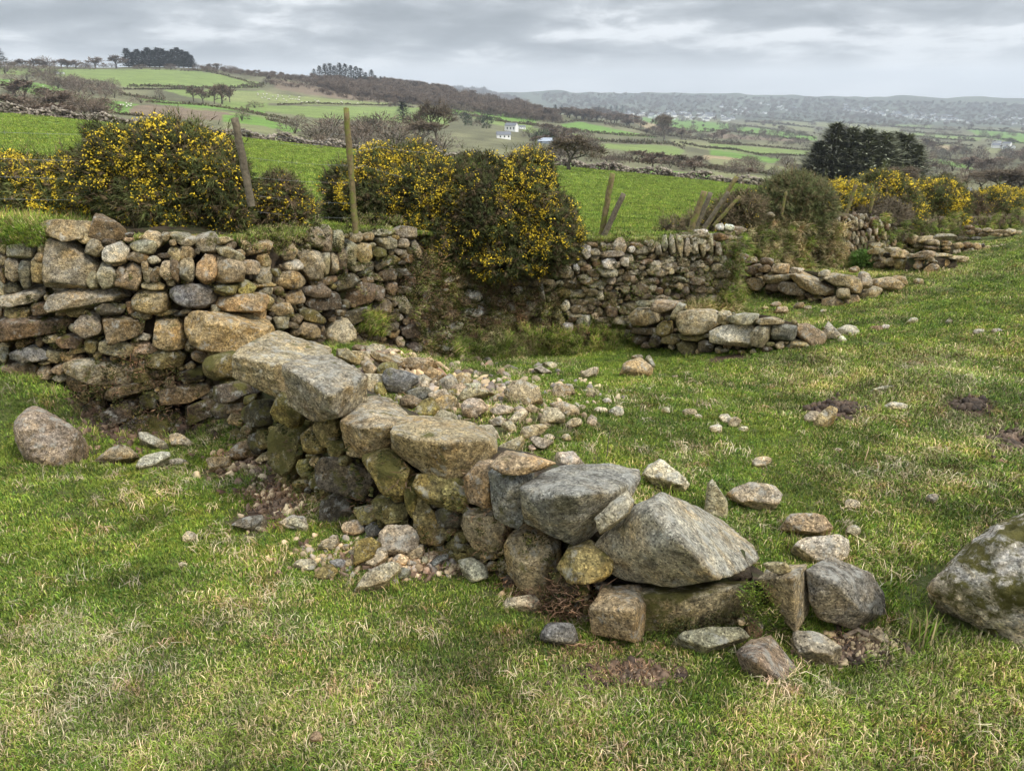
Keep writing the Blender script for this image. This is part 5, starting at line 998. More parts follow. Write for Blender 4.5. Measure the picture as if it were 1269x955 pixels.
bush('brown_scrub', 'dark brown bush between two yellow flowering gorse bushes on the right', 'shrub', [(1198,258,16,20),(1205,272,20,16)], 14.6, 1100, 8, seed=12, cols=[(.09,.06,.035),(.12,.08,.05),(.06,.06,.025)], L=.17)
bush('gorse_bush', 'rightmost gorse in flower, running out of the frame', 'gorse bush', [(1240,255,30,20),(1265,262,30,22),(1235,272,28,18),(1300,262,40,24),(1220,262,22,22)], 15.6, 3400, 520, seed=13, L=.19, fs=.015)
bush('bramble_tuft', 'small bright green weed clump at the foot of the third cross wall', 'weed', [(1072,322,14,8)], 10.6, 500, 0, seed=14, cols=[(.09,.17,.03),(.12,.20,.04)], L=.1)

# ---------------------------------------------------------------- posts and wire
def post(name, label, u0, v0, u1, v1, y, wpx, mat_=None, group=None, dy=0., parent=None, ns=9):
    """round or squared timber from (u1,v1) at the foot to (u0,v0) at the top"""
    a = at_y(u1, v1, y); t = at_y(u0, v0, y + dy); r = wpx * px2m(t) / 2; a = a + (a - t) * .06
    V, F = [], []; pts = [a + (t - a) * s for s in np.linspace(0, 1, 12)]; rs = np.random.default_rng(int(u0))
    for i, p in enumerate(pts): pts[i] = p + rs.normal(0, r * .05, 3)
    tube_into(V, F, pts, [r * (1.08 - .12 * s) for s in np.linspace(0, 1, 12)], ns); n = len(V); V.append(pts[-1] + (pts[-1] - pts[-2]) * .05)
    for k in range(ns): F.append((n - ns + k, n - ns + (k + 1) % ns, n))
    V = np.array(V); V += (.12 * r * fbm(V * 40, 2, 3))[:, None]; me = mesh_tris('post', V - a, np.array(F), [mat_ or M_POST], True)
    o = obj(name, me, parent, a)
    return tag(o, label, 'fence post', group) if label else o
FN = thing('wire_fence', 'sagging barbed wire fence on two posts running through the gorse on the left', 'fence', at_y(300, 290, 6.0))
post('post', None, 291, 146, 311, 250, 5.2, 9.5, M_POSTD, parent=FN)['label'] = 'thick weathered post with a square cut top'
post('post', None, 429, 134, 440, 280, 6.5, 7.5, M_POST, parent=FN)['label'] = 'tall thin mossy post leaning left'
def wire(pts, r=.0009, barbs=True, par=None):
    P = [at_y(u, v, y) for u, v, y in pts]; Q = []
    for a, c in zip(P[:-1], P[1:]):
        for s in np.linspace(0, 1, 14)[:-1]: Q.append(a + (c - a) * s - np.array([0, 0, .12 * np.linalg.norm(c - a) * .12 * s * (1 - s) * 4]))
    Q.append(P[-1]); V, F = [], []; tube_into(V, F, Q, [r] * len(Q), 4)
    if barbs:
        for i in range(0, len(Q) - 1, 2):
            m_ = Q[i]; 
            for sgn in (1, -1): tube_into(V, F, [m_ - np.array([.0, .0, .012]) * sgn - np.array([.008, 0, 0]), m_ + np.array([.006, .01, .012]) * sgn], [r * .8, r * .5], 3)
    B = P[0]; return obj('wire', mesh_tris('wire', np.array(V) - B, np.array(F), [M_WIRE]), par, B)
for v_, w_, z_ in ((163, 158, 178), (196, 190, 205), (218, 214, 226), (246, 236, 252), (272, 256, 270)): wire([(-330, v_ - 15, 5.0), (-20, v_, 5.5), (300, w_ + 4, 6.1), (436, z_, 7.05)], par=FN)
wire([(345,177,6.3),(385,180,6.7),(402,178,6.8),(412,166,6.9),(428,167,7.05)], barbs=False, par=FN); wire([(197,143,5.5),(210,160,5.6),(245,168,5.7)], barbs=False, par=FN)
wire([(437,188,7.05),(470,182,7.3),(540,190,7.6)], par=FN); wire([(438,208,7.05),(452,205,7.2),(520,225,7.6)], par=FN)
post('fence_post', 'taller mossy leaning post of the left pair above the middle of the bank', 759, 215, 744, 300, 8.55, 7.5)
post('fence_post', 'shorter brown leaning post beside the taller mossy one on the bank', 773, 240, 745, 300, 8.45, 7, M_POSTD)
post('fence_post', 'thick mossy leaning post, nearest of the group at the bank corner', 873, 237, 850, 302, 8.8, 8)
post('fence_post', 'brown post leaning tight behind the thick mossy one at the bank corner', 881, 239, 855, 300, 9.1, 6.5, M_POSTD)
post('fence_post', 'tallest leaning post with a mossy tip, right of the bank corner', 913, 219, 876, 280, 9.5, 6)
post('fence_post', 'thin brown leaning stake under the tallest leaning post', 903, 238, 874, 280, 9.3, 5, M_POSTD)
post('fence_post', 'short mossy stake at the right of the leaning group', 917, 243, 886, 278, 9.6, 4.5)
post('fence_post', 'small greenish post in the bright gorse on the far bank', 1061, 229, 1049, 264, 11.7, 4.5); post('fence_post', 'thin short stake against the olive shrub', 974, 238, 969, 264, 10.0, 3.5)
post('fence_post', 'slim post between yellow gorse and tall gorse on the far bank', 1083, 240, 1078, 262, 11.8, 3.5)
# fallen branches and roots
def stick(name, label, pts, r, mat_, cat='stick'):
    Q = [ground(u, v) + np.array([0, 0, h]) for u, v, h in pts]; V, F = [], []; tube_into(V, F, Q, list(np.linspace(r, r * .5, len(Q))), 6); B = Q[0]
    V = np.array(V); V = V + (.25 * r * fbm(V * 50, 2, 3))[:, None]
    return tag(obj(name, mesh_tris(name, V - B, np.array(F), [mat_], True), None, B), label, cat)
stick('dead_root', 'twisted grey root lying in the bare soil hollow', [(1045,793,.01),(1062,788,.03),(1080,797,.025),(1095,800,.02),(1110,803,.01)], .011, M_LOG, 'root')
stick('dead_stick', 'short pale twig on the bare soil in front of the mossy slab', [(780,838,.012),(795,836,.02),(810,841,.012)], .004, M_LOG)
stick('bracken_stalk', 'reddish dead bracken stalk leaning in the litter at the spur foot', [(648,748,.01),(665,735,.03),(678,720,.06)], .004, M_POSTD)
stick('thistle_stalk', 'thin dead thistle stalk standing in the grass behind the spur', [(752,568,.0),(753,566,.10),(755,566,.17)], .0025, M_POSTD, 'stalk')
# ---------------------------------------------------------------- trees and hedges of the far country
def make_bare(seed, levels=4, nk=3, spread=.62, twigs=7, trunk_h=.2, tw=.012, tc=(.15,.11,.08)):
    rs = np.random.default_rng(seed); TV, TF, CV, CF, CC = [], [], [], [], []
    def grow(p, d, l, r, lv):
        q = p + d * l * .5 + rs.normal(0, l * .05, 3); e = q + (d + rs.normal(0, .12, 3)) * l * .5
        tube_into(TV, TF, [p, q, e], [r, r * .8, r * .6], 5 if lv < 2 else 3)
        if lv == levels:
            for k in range(twigs):
                s = p + (e - p) * rs.uniform(.2, 1); t = d + rs.normal(0, .55, 3) + [0, 0, .15]; t /= np.linalg.norm(t); t = s + t * rs.uniform(.5, 1.1) * .085; w_ = np.cross(t - s, rs.normal(size=3)); w_ *= tw * .5 / (np.linalg.norm(w_) + 1e-9)
                k_ = len(CV); CV.extend([s - w_, s + w_, t]); CF.append((k_, k_ + 1, k_ + 2)); c = np.array(tc) * rs.uniform(.7, 1.35); CC.extend([c] * 3)
            return
        for k in range(nk + (rs.uniform() < .4)):
            nd = d * .7 + rs.normal(0, spread, 3); nd[2] = nd[2] * .7 + .42; nd /= np.linalg.norm(nd); grow(p + (e - p) * rs.uniform(.55, 1), nd, l * rs.uniform(.62, .85), r * .58, lv + 1)
    grow(np.zeros(3), np.array([0, 0, 1.]), trunk_h, .022, 0)
    return norm_tree(TV, TF, CV, CF, CC, (.10,.085,.065))
def norm_tree(TV, TF, CV, CF, CC, tcol):
    TV = np.array(TV, float); CV = np.array(CV, float); h = CV[:, 2].max(); TV /= h; CV /= h
    wdt = (np.percentile(CV[:, 0], 97) - np.percentile(CV[:, 0], 3))
    return dict(T=(TV, np.array(TF), np.tile(tcol, (len(TV), 1))), C=(CV, np.array(CF), np.array(CC)), w=wdt)
def make_dome(seed, n=420, tc=(.15,.115,.085), tw=.012, flat=.8):
    rs = np.random.default_rng(seed); TV, TF, CV, CF, CC = [], [], [], [], []
    for k in range(7): a = rs.uniform(0, 6.28); tube_into(TV, TF, [(0, 0, 0), (.12 * math.cos(a), .12 * math.sin(a), .35), (.35 * math.cos(a), .35 * math.sin(a), .7)], [.02, .014, .006], 4)
    for k in range(n):
        d = rs.normal(size=3); d[2] = abs(d[2]) * .9; d /= np.linalg.norm(d); r = rs.uniform(.35, 1) ** .5 * (1 + .25 * float(vnoise(d[None] * 2.3 + seed, 2)[0]))
        s = d * r * [.62, .62, .8] + [0, 0, .12]; t = s + (d + rs.normal(0, .4, 3)) * rs.uniform(.07, .16); w_ = np.cross(t - s, rs.normal(size=3)); w_ *= tw / (np.linalg.norm(w_) + 1e-9)
        k_ = len(CV); CV.extend([s - w_, s + w_, t]); CF.append((k_, k_ + 1, k_ + 2)); c = np.array(tc) * rs.uniform(.6, 1.4); CC.extend([c] * 3)
    return norm_tree(TV, TF, CV, CF, CC, (.09,.075,.06))
def make_fir(seed, n=700, tc=(.035,.05,.028), wd=.22, base=.18, rag=.25, tw=.02, pe=.75):
    rs = np.random.default_rng(seed); TV, TF, CV, CF, CC = [], [], [], [], []
    tube_into(TV, TF, [(0, 0, 0), (.005, 0, .5), (0, 0, .97)], [.018, .012, .004], 5)
    for k in range(n):
        h = base + (1 - base) * rs.uniform() ** 1.15; a = rs.uniform(0, 6.28); prof = (1 - (h - base) / (1 - base)) ** pe * min(1, (h - base) * 9 + .35); r = wd * prof * rs.uniform(.25, 1) * (1 + rag * math.sin(h * 47 + a * 2)) + .008
        s = np.array([r * math.cos(a), r * math.sin(a), h - r * .15]); t = s + np.array([math.cos(a), math.sin(a), rs.uniform(-.4, 1.1)]) * rs.uniform(.03, .075); w_ = np.array([-math.sin(a), math.cos(a), rs.uniform(-.4, .4)]) * tw * rs.uniform(.5, 1.2)
        k_ = len(CV); CV.extend([s - w_, s + w_, t]); CF.append((k_, k_ + 1, k_ + 2)); c = np.array(tc) * rs.uniform(.55, 1.5); CC.extend([c] * 3)
    return norm_tree(TV, TF, CV, CF, CC, (.10,.08,.06))
PROTOS = {}
def add_proto(key, T):
    ms = {}
    for k, nm in (('T', 'trunk'), ('C', 'crown')): V, F, C = T[k]; ms[nm] = mesh_tris(key + '_' + nm, V, F, [M_TREE], False, col=C)
    (a, fa, ca), (c, fc, cc) = T['T'], T['C']; ms['whole'] = mesh_tris(key, np.r_[a, c], np.r_[fa, fc + len(a)], [M_TREE], False, col=np.r_[ca, cc]); PROTOS.setdefault(key.rstrip('0123456789'), []).append((ms, T['w'])); TRI[0] += len(fa) + len(fc)
for s in range(3): add_proto('bare%d' % s, make_bare(30 + s, 4, 3, twigs=5, tw=.016))
for s in range(2): add_proto('bigbare%d' % s, make_bare(50 + s, 5, 3, .55, 6, .22, .007, (.16,.125,.085)))
for s in range(3): add_proto('dome%d' % s, make_dome(60 + s, 520, (.15,.115,.085), .014))
for s in range(2): add_proto('greydome%d' % s, make_dome(70 + s, 520, (.145,.125,.095), .014))
for s in range(2): add_proto('evergreen%d' % s, make_dome(75 + s, 520, (.035,.05,.025), .024))
for s in range(3): add_proto('fir%d' % s, make_fir(80 + s))
for s in range(2): add_proto('bigfir%d' % s, make_fir(90 + s, 3600, (.17,.18,.12), .32, .02, .3, .010, .8))
for s in range(2): add_proto('pine%d' % s, make_fir(95 + s, 900, (.03,.042,.026), .2, .10, .3, .03))
NT = [0]
def tree(kind, u, v, hpx, label, cat='tree', group=None, wpx=None, name='bare_tree', parts=None, rmin=12., lean=0., r=None):
    if r is None: p, r = far_hit(u, v, rmin)
    else: p = far_at(np.array([float(u)]), np.array([float(r)]))[0]
    ms, w0 = PROTOS[kind][NT[0] % len(PROTOS[kind])]; NT[0] += 1; h = hpx * px2m(p) * 1.0; wx = (wpx / hpx / w0) if wpx else 1.
    parts = hpx >= 16 if parts is None else parts
    p = p - np.array([0, 0, .03 * h])
    if parts: o = thing(name, label, cat, p, group); ch = [obj('trunk', ms['trunk'], o, p), obj('crown', ms['crown'], o, p)]
    else: o = tag(obj(name, ms['whole'], None, p), label, cat, group)
    o.scale = (h * wx, h * wx, h); o.rotation_euler = (0, lean, float(rng.uniform(0, 6.28)))
    if parts:
        for c in ch: c.location = (0, 0, 0)
    return o
def patch(kind, poly, n, h0, h1, label, group, cat='bush', name='leafless_bush', wr=1.5, rmin=100., seed=1):
    rs = np.random.default_rng(seed); poly = np.array(poly, float).reshape(-1, 2); lo, hi = poly.min(0), poly.max(0); k = 0
    while k < n:
        u, v = rs.uniform(lo[0], hi[0]), rs.uniform(lo[1], hi[1])
        if not inpoly(poly, np.array([u]), np.array([v]))[0]: continue
        k += 1; h = rs.uniform(h0, h1); tree(kind if isinstance(kind, str) else str(rs.choice(kind)), u, v, h, label, cat, group, h * wr * rs.uniform(.8, 1.3), name, False, rmin)
# skyline
for i, (u, h) in enumerate([(160,23),(167,19),(173,22),(180,20),(186,24),(192,21),(198,24),(204,23),(210,20),(216,22),(222,24),(228,22),(234,20),(239,16)]):
    tree('pine', u, 84, h, 'tall dark pine in the dense clump on the left skyline', 'pine tree', 'pines of the dark skyline clump', h * .62, 'pine_tree', False)
for u, h, l in ((119,15,'round bare tree on the skyline, farther from the dark pine clump'),(144,17,'round bare tree on the skyline just left of the dark pine clump')): tree('bare', u, 85, h, l, 'tree', None, h * 1.1, parts=False)
tree('fir', 1, 85, 26, 'dark conifer on the skyline at the left edge', 'conifer', None, 18, 'conifer', False)
for u, h in ((15,9),(30,12),(42,13),(55,10),(76,12),(84,12),(94,11),(262,7),(270,8)): tree('bare', u, 85, h, 'small bare tree among the bushes along the left skyline', 'tree', 'bare trees on the left skyline', h * 1.2, parts=False)
patch(['dome'], [(5,82),(150,83),(150,87),(5,87)], 16, 4, 7, 'low dark bush of the hedge along the left skyline', 'bushes along the left skyline', wr=2, seed=3)
patch(['dome'], [(170,82),(250,83),(300,88),(300,92),(160,86)], 20, 4, 7, 'brownish bush under the skyline pines', 'bushes under the skyline pines', wr=2, seed=4)
for i, (u, v, h) in enumerate([(390,100,14),(397,101,19),(404,101,21),(410,102,23),(416,103,21),(422,103,24),(429,104,24),(436,104,22),(442,105,22),(448,106,21),(454,106,16),(461,105,18),(466,107,13),(472,107,12)]):
    tree('fir', u, v, h, 'dark fir standing above the brown wood on the hill', 'fir tree', 'firs above the hillside wood', h * .55, 'fir_tree', False)
tree('fir', 500, 153, 26, 'lone dark conifer in the pale green hillside field', 'conifer', None, 20, 'conifer', True)
tree('bigbare', 541, 180, 60, 'tall bare tree with ivy covered trunks rising behind the middle gorse', 'tree', None, 52, 'ivy_clad_tree', True, 100); tree('bigbare', 522, 181, 34, 'smaller bare tree left of the ivy clad one', 'tree', None, 34, 'bare_tree', True, 100)
tree('bigbare', 705, 216, 48, 'dark bare tree standing alone by the far field wall above the middle gorse', 'tree', None, 62, 'bare_tree', True, 80)
tree('bigbare', 823, 173, 34, 'upright ivy green tree at a hedge corner in the middle distance', 'tree', None, 18, 'ivy_clad_tree', True, 100)
# clumps of the valley
patch(['dome','greydome'], [(365,165),(420,160),(540,175),(560,190),(420,188),(370,180)], 26, 18, 34, 'leafless grey brown bush in the thicket beyond the field wall, centre left', 'bushes of the centre left thicket', wr=1.3, rmin=108, seed=5)
patch(['dome','bare'], [(0,120),(30,118),(110,130),(145,143),(60,146),(0,140)], 30, 12, 24, 'leafless brown bush in the thicket at the far left', 'bushes of the far left thicket', wr=1.5, rmin=108, seed=6)
patch(['dome'], [(5,88),(60,84),(95,98),(140,112),(150,126),(100,118),(40,104),(10,100)], 34, 9, 17, 'leafless bush in the brown strip between two left hill fields', 'bushes between the left hill fields', wr=1.5, seed=7)
for u, v, h, w_ in ((240,126,20,12),(252,128,20,14),(266,129,24,14),(275,129,26,22),(285,127,22,12)): tree('bare', u, v, h, 'thin bare tree in the short row across the left fields', 'tree', 'row of thin bare trees in the left fields', w_, parts=False)
for u, v, h, w_, l in ((316,134,10,20,'round bush alone in the pale field left of the mossy post'),(300,150,14,18,'bush above the square topped fence post'),(175,128,10,26,'dark bush in the bracken strip on the left'),(198,122,14,10,'small bare tree in the bracken strip on the left'),(140,108,12,16,'bush at the right end of the brown strip on the left hill'),(372,150,10,14,'dark round bush at the end of a hedge bank, centre left')): tree('dome', u, v, h, l, 'bush', None, w_, 'bush', False)
patch(['dome','greydome','bare'], [(640,186),(700,180),(760,195),(900,205),(1000,212),(1000,226),(840,212),(760,206),(690,200),(640,195)], 50, 9, 17, 'leafless bush in the scrub band just beyond the far field wall', 'bushes of the scrub band in the valley', wr=1.5, rmin=108, seed=8)
patch(['evergreen','dome'], [(670,175),(730,172),(735,190),(680,190)], 14, 10, 20, 'dark bush in the farm copse behind the middle gorse', 'bushes of the farm copse', wr=1.2, rmin=108, seed=9)
patch(['bare','greydome'], [(655,164),(710,168),(710,182),(655,178)], 22, 8, 16, 'bare tree around the white farm', 'bare trees around the white farm', 'tree', 'bare_tree', 1.2, 108, 10)
patch(['dome','evergreen'], [(575,145),(600,150),(610,162),(580,160)], 9, 8, 14, 'dark green tree left of the white farm', 'dark trees left of the farm', 'tree', 'tree', 1.1, 108, 11)
patch(['bare'], [(660,146),(700,142),(760,146),(790,158),(740,152),(680,150)], 34, 9, 15, 'bare brown tree of the copse at the foot of the wooded hill', 'trees of the copse below the wooded hill', 'tree', 'bare_tree', 1.2, 300, 12)
for u in (688,696,742,750,757,764,771): tree('fir', u, 141 + (u > 740) * 1, 11, 'dark fir among the copse at the foot of the wooded hill', 'fir tree', 'firs in the copse below the hill', 6, 'fir_tree', False, 300)
patch(['greydome','bare'], [(780,150),(830,158),(900,172),(880,180),(800,168)], 26, 6, 13, 'leafless tree along the lane in the middle of the valley', 'trees along the valley lane', 'tree', 'bare_tree', 1.2, 200, 13)
patch(['greydome'], [(900,160),(1000,168),(1000,186),(880,178)], 20, 5, 10, 'grey leafless bush in the valley left of the conifers', 'grey bushes in the valley', wr=1.6, rmin=200, seed=14)
patch(['greydome','dome'], [(880,200),(1000,196),(1000,222),(900,220)], 18, 7, 13, 'grey leafless bush left of the dark conifer stand', 'bushes left of the conifer stand', wr=1.5, rmin=110, seed=15)
patch(['greydome','dome','bare'], [(1130,185),(1269,190),(1400,195),(1400,235),(1269,238),(1130,235)], 120, 9, 20, 'leafless grey tree of the wood filling the right valley', 'trees of the right valley wood', 'tree', 'bare_tree', 1.3, 108, 16)
for u, v, h in ((1240,240,34),(1215,236,26),(1262,238,30),(1290,240,34)): tree('bigbare', u, v, h, 'larger bare tree at the near edge of the right valley wood', 'tree', 'larger bare trees at the right', h * 1.5, 'bare_tree', True, 60)
for u, v, h in ((1168,190,8),(1192,188,9),(1198,192,10),(1247,190,9),(1252,178,8)): tree('evergreen', u, v, h, 'small dark evergreen in the right valley', 'tree', 'dark evergreens in the right valley', h * 1.1, 'evergreen_tree', False, 200)
# stand of conifers, near, right of centre
for u, v, h, w_, l in ((1026,236,84,66,'tall dark conifer, leftmost and highest of the stand'),(1008,236,60,52,'shorter conifer at the left foot of the stand'),(1046,236,80,64,'dark conifer, second from the left in the stand'),(1066,236,79,66,'dark conifer in the middle of the stand'),(1086,236,76,64,'dark conifer right of the middle of the stand')): tree('bigfir', u, v, h, l, 'conifer', None, w_, 'conifer', True, r=118)
for u, h, w_, l in ((1100,76,60,'greener rounded conifer, tallest of the right half of the stand'),(1114,74,56,'greener rounded conifer, second from the right end of the stand'),(1128,62,48,'shorter conifer at the right end of the stand')): tree('bigfir', u, 238, h, l, 'conifer', None, w_, 'conifer', True, r=122)
for u, h, l in ((1095,34,'brown leafless tree in front of the middle of the conifer stand'),(1112,38,'tallest brown leafless tree in front of the right half of the stand'),(1125,32,'brown leafless tree at the right foot of the conifer stand'),(1080,30,'leftmost brown leafless tree in front of the conifer stand')): tree('bigbare', u, 238, h, l, 'tree', None, h * .9, 'bare_tree', True, r=108)
# the wood on the hill reads as one mass
def forest(name, poly, n, h0, h1, label, kinds, seed, rmin=300.):
    rs = np.random.default_rng(seed); poly = np.array(poly, float).reshape(-1, 2); lo, hi = poly.min(0), poly.max(0); P, I, Ro, S = [], [], [], []
    if not isinstance(kinds, bpy.types.Collection): pass
    while len(P) < n:
        u, v = rs.uniform(lo[0], hi[0]), rs.uniform(lo[1], hi[1])
        if not inpoly(poly, np.array([u]), np.array([v]))[0]: continue
        p, r = far_hit(u, v, rmin); h = rs.uniform(h0, h1) * px2m(p); P.append(p - [0, 0, h * .05]); I.append(rs.integers(6)); Ro.append((0, 0, rs.uniform(0, 6.28))); S.append((h * 1.25, h * 1.25, h))
    o = scatter(name, np.array(P), I, Ro, np.array(S), label, 'woodland'); o.modifiers[0].node_group = FG; return o
FC = bpy.data.collections.new('forest_prototypes')
for k, (kk, ii) in enumerate((('bare', 0), ('bare', 1), ('bare', 2), ('dome', 0), ('dome', 1), ('dome', 2))): o = bpy.data.objects.new('wood_%d' % k, PROTOS[kk][ii][0]['whole']); FC.objects.link(o)
FG = ng.copy(); [n_ for n_ in FG.nodes if n_.type == 'COLLECTION_INFO'][0].inputs['Collection'].default_value = FC
forest('woodland', [(388,101),(440,104),(480,102),(560,110),(640,128),(695,150),(690,153),(640,148),(560,137),(500,128),(430,118),(395,110)], 1500, 7, 12, 'brown leafless wood covering the long hillside slope', None, 20)
forest('scrub_thicket', [(330,92),(390,100),(430,118),(520,130),(500,136),(430,124),(380,112),(330,106)], 160, 3, 7, 'thin brown scrub on the bracken slope left of the hillside wood', None, 21)
forest('skyline_scrub', [(250,84),(390,98),(390,103),(300,94),(250,88)], 260, 3, 5, 'low brown scrub along the moorland skyline', None, 22)
forest('valley_trees', [(700,150),(800,146),(1000,152),(1269,160),(1269,186),(1130,185),(1000,178),(850,166),(760,158)], 260, 3, 7, 'scattered small leafless trees over the distant patchwork of fields', None, 23)
forest('far_woodland', [(660,118),(760,117),(900,121),(1269,131),(1400,134),(1400,158),(1100,156),(1000,150),(900,146),(800,146),(700,143)], 2400, 2.4, 5., 'hazy blue brown woods on the far ridges', None, 24, 1600.)
# hedges, one thing each
def hedge(pts, hpx, label, dark=.0, rmin=100.):
    Q = []; 
    for (u0, v0), (u1, v1) in zip(pts[:-1], pts[1:]):
        n = max(2, int(math.hypot(u1 - u0, v1 - v0) / 2.)); 
        for s in np.arange(n) / n: Q.append((u0 + (u1 - u0) * s, v0 + (v1 - v0) * s))
    rs = np.random.default_rng(int(pts[0][0] * 3 + pts[0][1] * 7)); V, F, C = [], [], []
    P = [far_hit(u, v, rmin)[0] for u, v in Q]
    for p in P:
        s = px2m(p)
        hh = hpx * s * rs.uniform(.6, 1.35)
        for k in range(16):
            c = p + np.array([rs.normal(0, 1.3 * s), rs.normal(0, 1.0 * s), 0]); z0 = hh * rs.uniform(0, .75); a = rs.uniform(0, 6.28); w_ = np.array([math.cos(a), math.sin(a), rs.uniform(-.3, .3)]) * s * rs.uniform(.5, 1.1)
            q = c + [0, 0, z0]; t = q + [rs.normal(0, .5 * s), rs.normal(0, .5 * s), hh * rs.uniform(.3, .55)]; k_ = len(V); V += [q - w_, q + w_, t]; F.append((k_, k_ + 1, k_ + 2)); cc = np.array((.07,.07,.03) if rs.uniform() < .35 + dark else (.12,.09,.06)) * rs.uniform(.6, 1.35); C += [cc] * 3
    V = np.array(V); B = V.mean(0); TRI[0] += len(F)
    tag(obj('hedge', mesh_tris('hedge', V - B, np.array(F), [M_TREE], False, col=np.array(C)), None, B), label, 'hedge')
def K(c, *p): a = np.array(p, float).reshape(-1, 2) / c[2] + c[:2]; return [tuple(q) for q in a]
for pts, h, l in ((K(K1,620,262,760,262,880,268,1000,272,1240,266,1269,250), 3.2, 'hedge along the bottom of the big hilltop field'), (K(K1,590,275,800,275,900,275), 2.2, 'short double hedge line under the big hilltop field'),
 (K(K1,580,300,640,310,790,330), 3.5, 'dark hedge stepping down left of the thin bare tree row'), (K(K1,700,335,860,345,960,350,1080,365,1269,400), 3, 'hedge running under the thin bare tree row'),
 (K(K1,1240,262,1180,240,1060,205,980,190,900,182), 2.5, 'hedge round the right side of the big hilltop field'), (K(K1,450,375,560,392,700,408), 3.5, 'hedge at the bottom of the left sheep field'),
 (K(K2,160,250,300,243,540,250,700,252,750,262), 2, 'thin dark wall line across the hillside sheep fields'), (K(K2,0,170,60,168,100,158), 3, 'curved hedge at the left of the bracken slope'),
 (K(K2,0,270,60,290,150,305,250,325), 3.5, 'hedge bank sloping to the dark round bush'), (K(K2,110,315,250,345), 4, 'short brown hedge bank under the sloping one'), (K(K2,870,290,1000,298,1100,318,1200,330,1269,334), 3, 'hedge under the bright strip field below the wood'),
 (K(K2,900,262,1100,275,1269,300), 2.6, 'hedge between the wood and the bright strip field'), (K(K2,0,380,80,395), 2, 'low hedge beyond the wall near the square post'), (K(K3,0,213,200,240,240,258,380,266), 2.6, 'hedge leading from the gorse to the farm lane'),
 (K(K3,330,265,480,285,600,300,740,312,900,320), 3.2, 'hedge crossing above the farm under the bright field'), (K(K3,470,258,560,248,650,255,800,285,900,310), 2.6, 'hedge on top of the bright field beside the copse'), (K(K3,600,335,700,342,830,348,960,352,1020,372), 4.5, 'dark hedge with trees across the middle of the valley'),
 (K(K3,900,310,1000,320,1150,340,1269,350), 3, 'hedge sloping right below the far green field'), (K(K3,1000,345,1100,365,1269,378), 2.6, 'hedge below the olive field left of the conifers'), (K(K3,650,415,750,420,870,440), 5, 'thick brown hedge just beyond the far field wall'),
 (K(K3,870,430,1000,445,1110,455,1269,478), 4.5, 'brown hedge continuing right just beyond the far field wall'), (K(K3,1060,300,1200,290,1240,270), 2.2, 'hedge under the far green field'), (K(K4,60,235,100,242,250,262,400,280), 3, 'hedge under the bright strip left of the conifers'),
 (K(K4,100,212,250,232,420,262), 2, 'hedge above the bright strip left of the conifers'), (K(K4,0,288,180,298,400,318), 2.6, 'hedge across the fields left of the conifers'), (K(K4,0,305,100,315,200,335,390,340), 2.6, 'second hedge across the fields left of the conifers'),
 (K(K4,180,182,300,192,420,205), 2, 'upper far hedge left of the conifer tops'), (K(K4,150,200,300,212,420,226), 2, 'lower far hedge left of the conifer tops'), (K(K4,420,198,600,208,800,226,1000,236), 1.8, 'hedge behind the conifer tops towards the right town'),
 (K(K4,780,240,950,255,1100,264), 2, 'hedge above the pale field right of the conifers'), (K(K4,800,258,950,272,1080,280), 2, 'hedge below the pale field right of the conifers'), (K(K4,1040,232,1150,238,1269,246,1400,252), 2, 'hedge on top of the bright field at the right edge'),
 (K(K4,1100,262,1200,275,1269,290,1400,305), 2.4, 'hedge below the bright field at the right edge'), (K(K4,860,340,960,355,1060,372), 3, 'hedge above the small green field in the right wood'), (K(K4,880,288,1000,292,1050,300), 2.2, 'hedge above the tan field right of the conifers'),
 (K(K4,0,380,120,400,260,415), 3.5, 'hedge in the near valley left of the olive shrub')):
    hedge(pts, h, l, .15)
# dry stone wall closing the far side of the field
FW = [(-200,134),(0,137),(60,142),(104,148),(200,158),(309,169),(372,177),(419,184),(500,189),(600,198),(659,202),(750,210),(850,219),(920,227),(1000,237)]
T = thing('field_wall', 'long low stone wall running across the far side of the bright green field', 'wall', far_at(np.array([419.]), np.array([92.]))[0])
rs = np.random.default_rng(5); V, F = [], []; B = np.array(T.location)
for i in range(5200):
    u = rs.uniform(-200, 1000); p = far_at(np.array([u]), np.array([94. + rs.normal(0, .35)]))[0]; s = rs.uniform(.10, .28); p = p + [0, 0, rs.uniform(0, 1.) * (.8 + .25 * math.sin(u * .11))]
    q = ICO[2][0][:12] if False else np.array([(1,0,0),(-1,0,0),(0,1,0),(0,-1,0),(0,0,.7),(0,0,-.7)]) ; q = p + (q + rs.normal(0, .2, q.shape)) * s; o_ = len(V); V += list(q); F += [(o_ + a, o_ + b_, o_ + c_) for a, b_, c_ in ((0,2,4),(2,1,4),(1,3,4),(3,0,4),(2,0,5),(1,2,5),(3,1,5),(0,3,5))]
V = np.array(V); cc = np.array((.17,.145,.115)) * rs.uniform(.5, 1.7, (len(V) // 6, 1)); cc = np.repeat(cc, 6, 0); tag(obj('stones', mesh_tris('stones', V - B, np.array(F), [M_TREE], False, col=cc), T, B), kind='stuff')
patch(['dome'], [(0,141),(100,150),(300,171),(419,186),(419,190),(300,174),(100,153),(0,144)], 8, 3, 6, 'small shrub along the foot of the far field wall', 'shrubs along the far field wall', wr=1.6, rmin=80, seed=40)

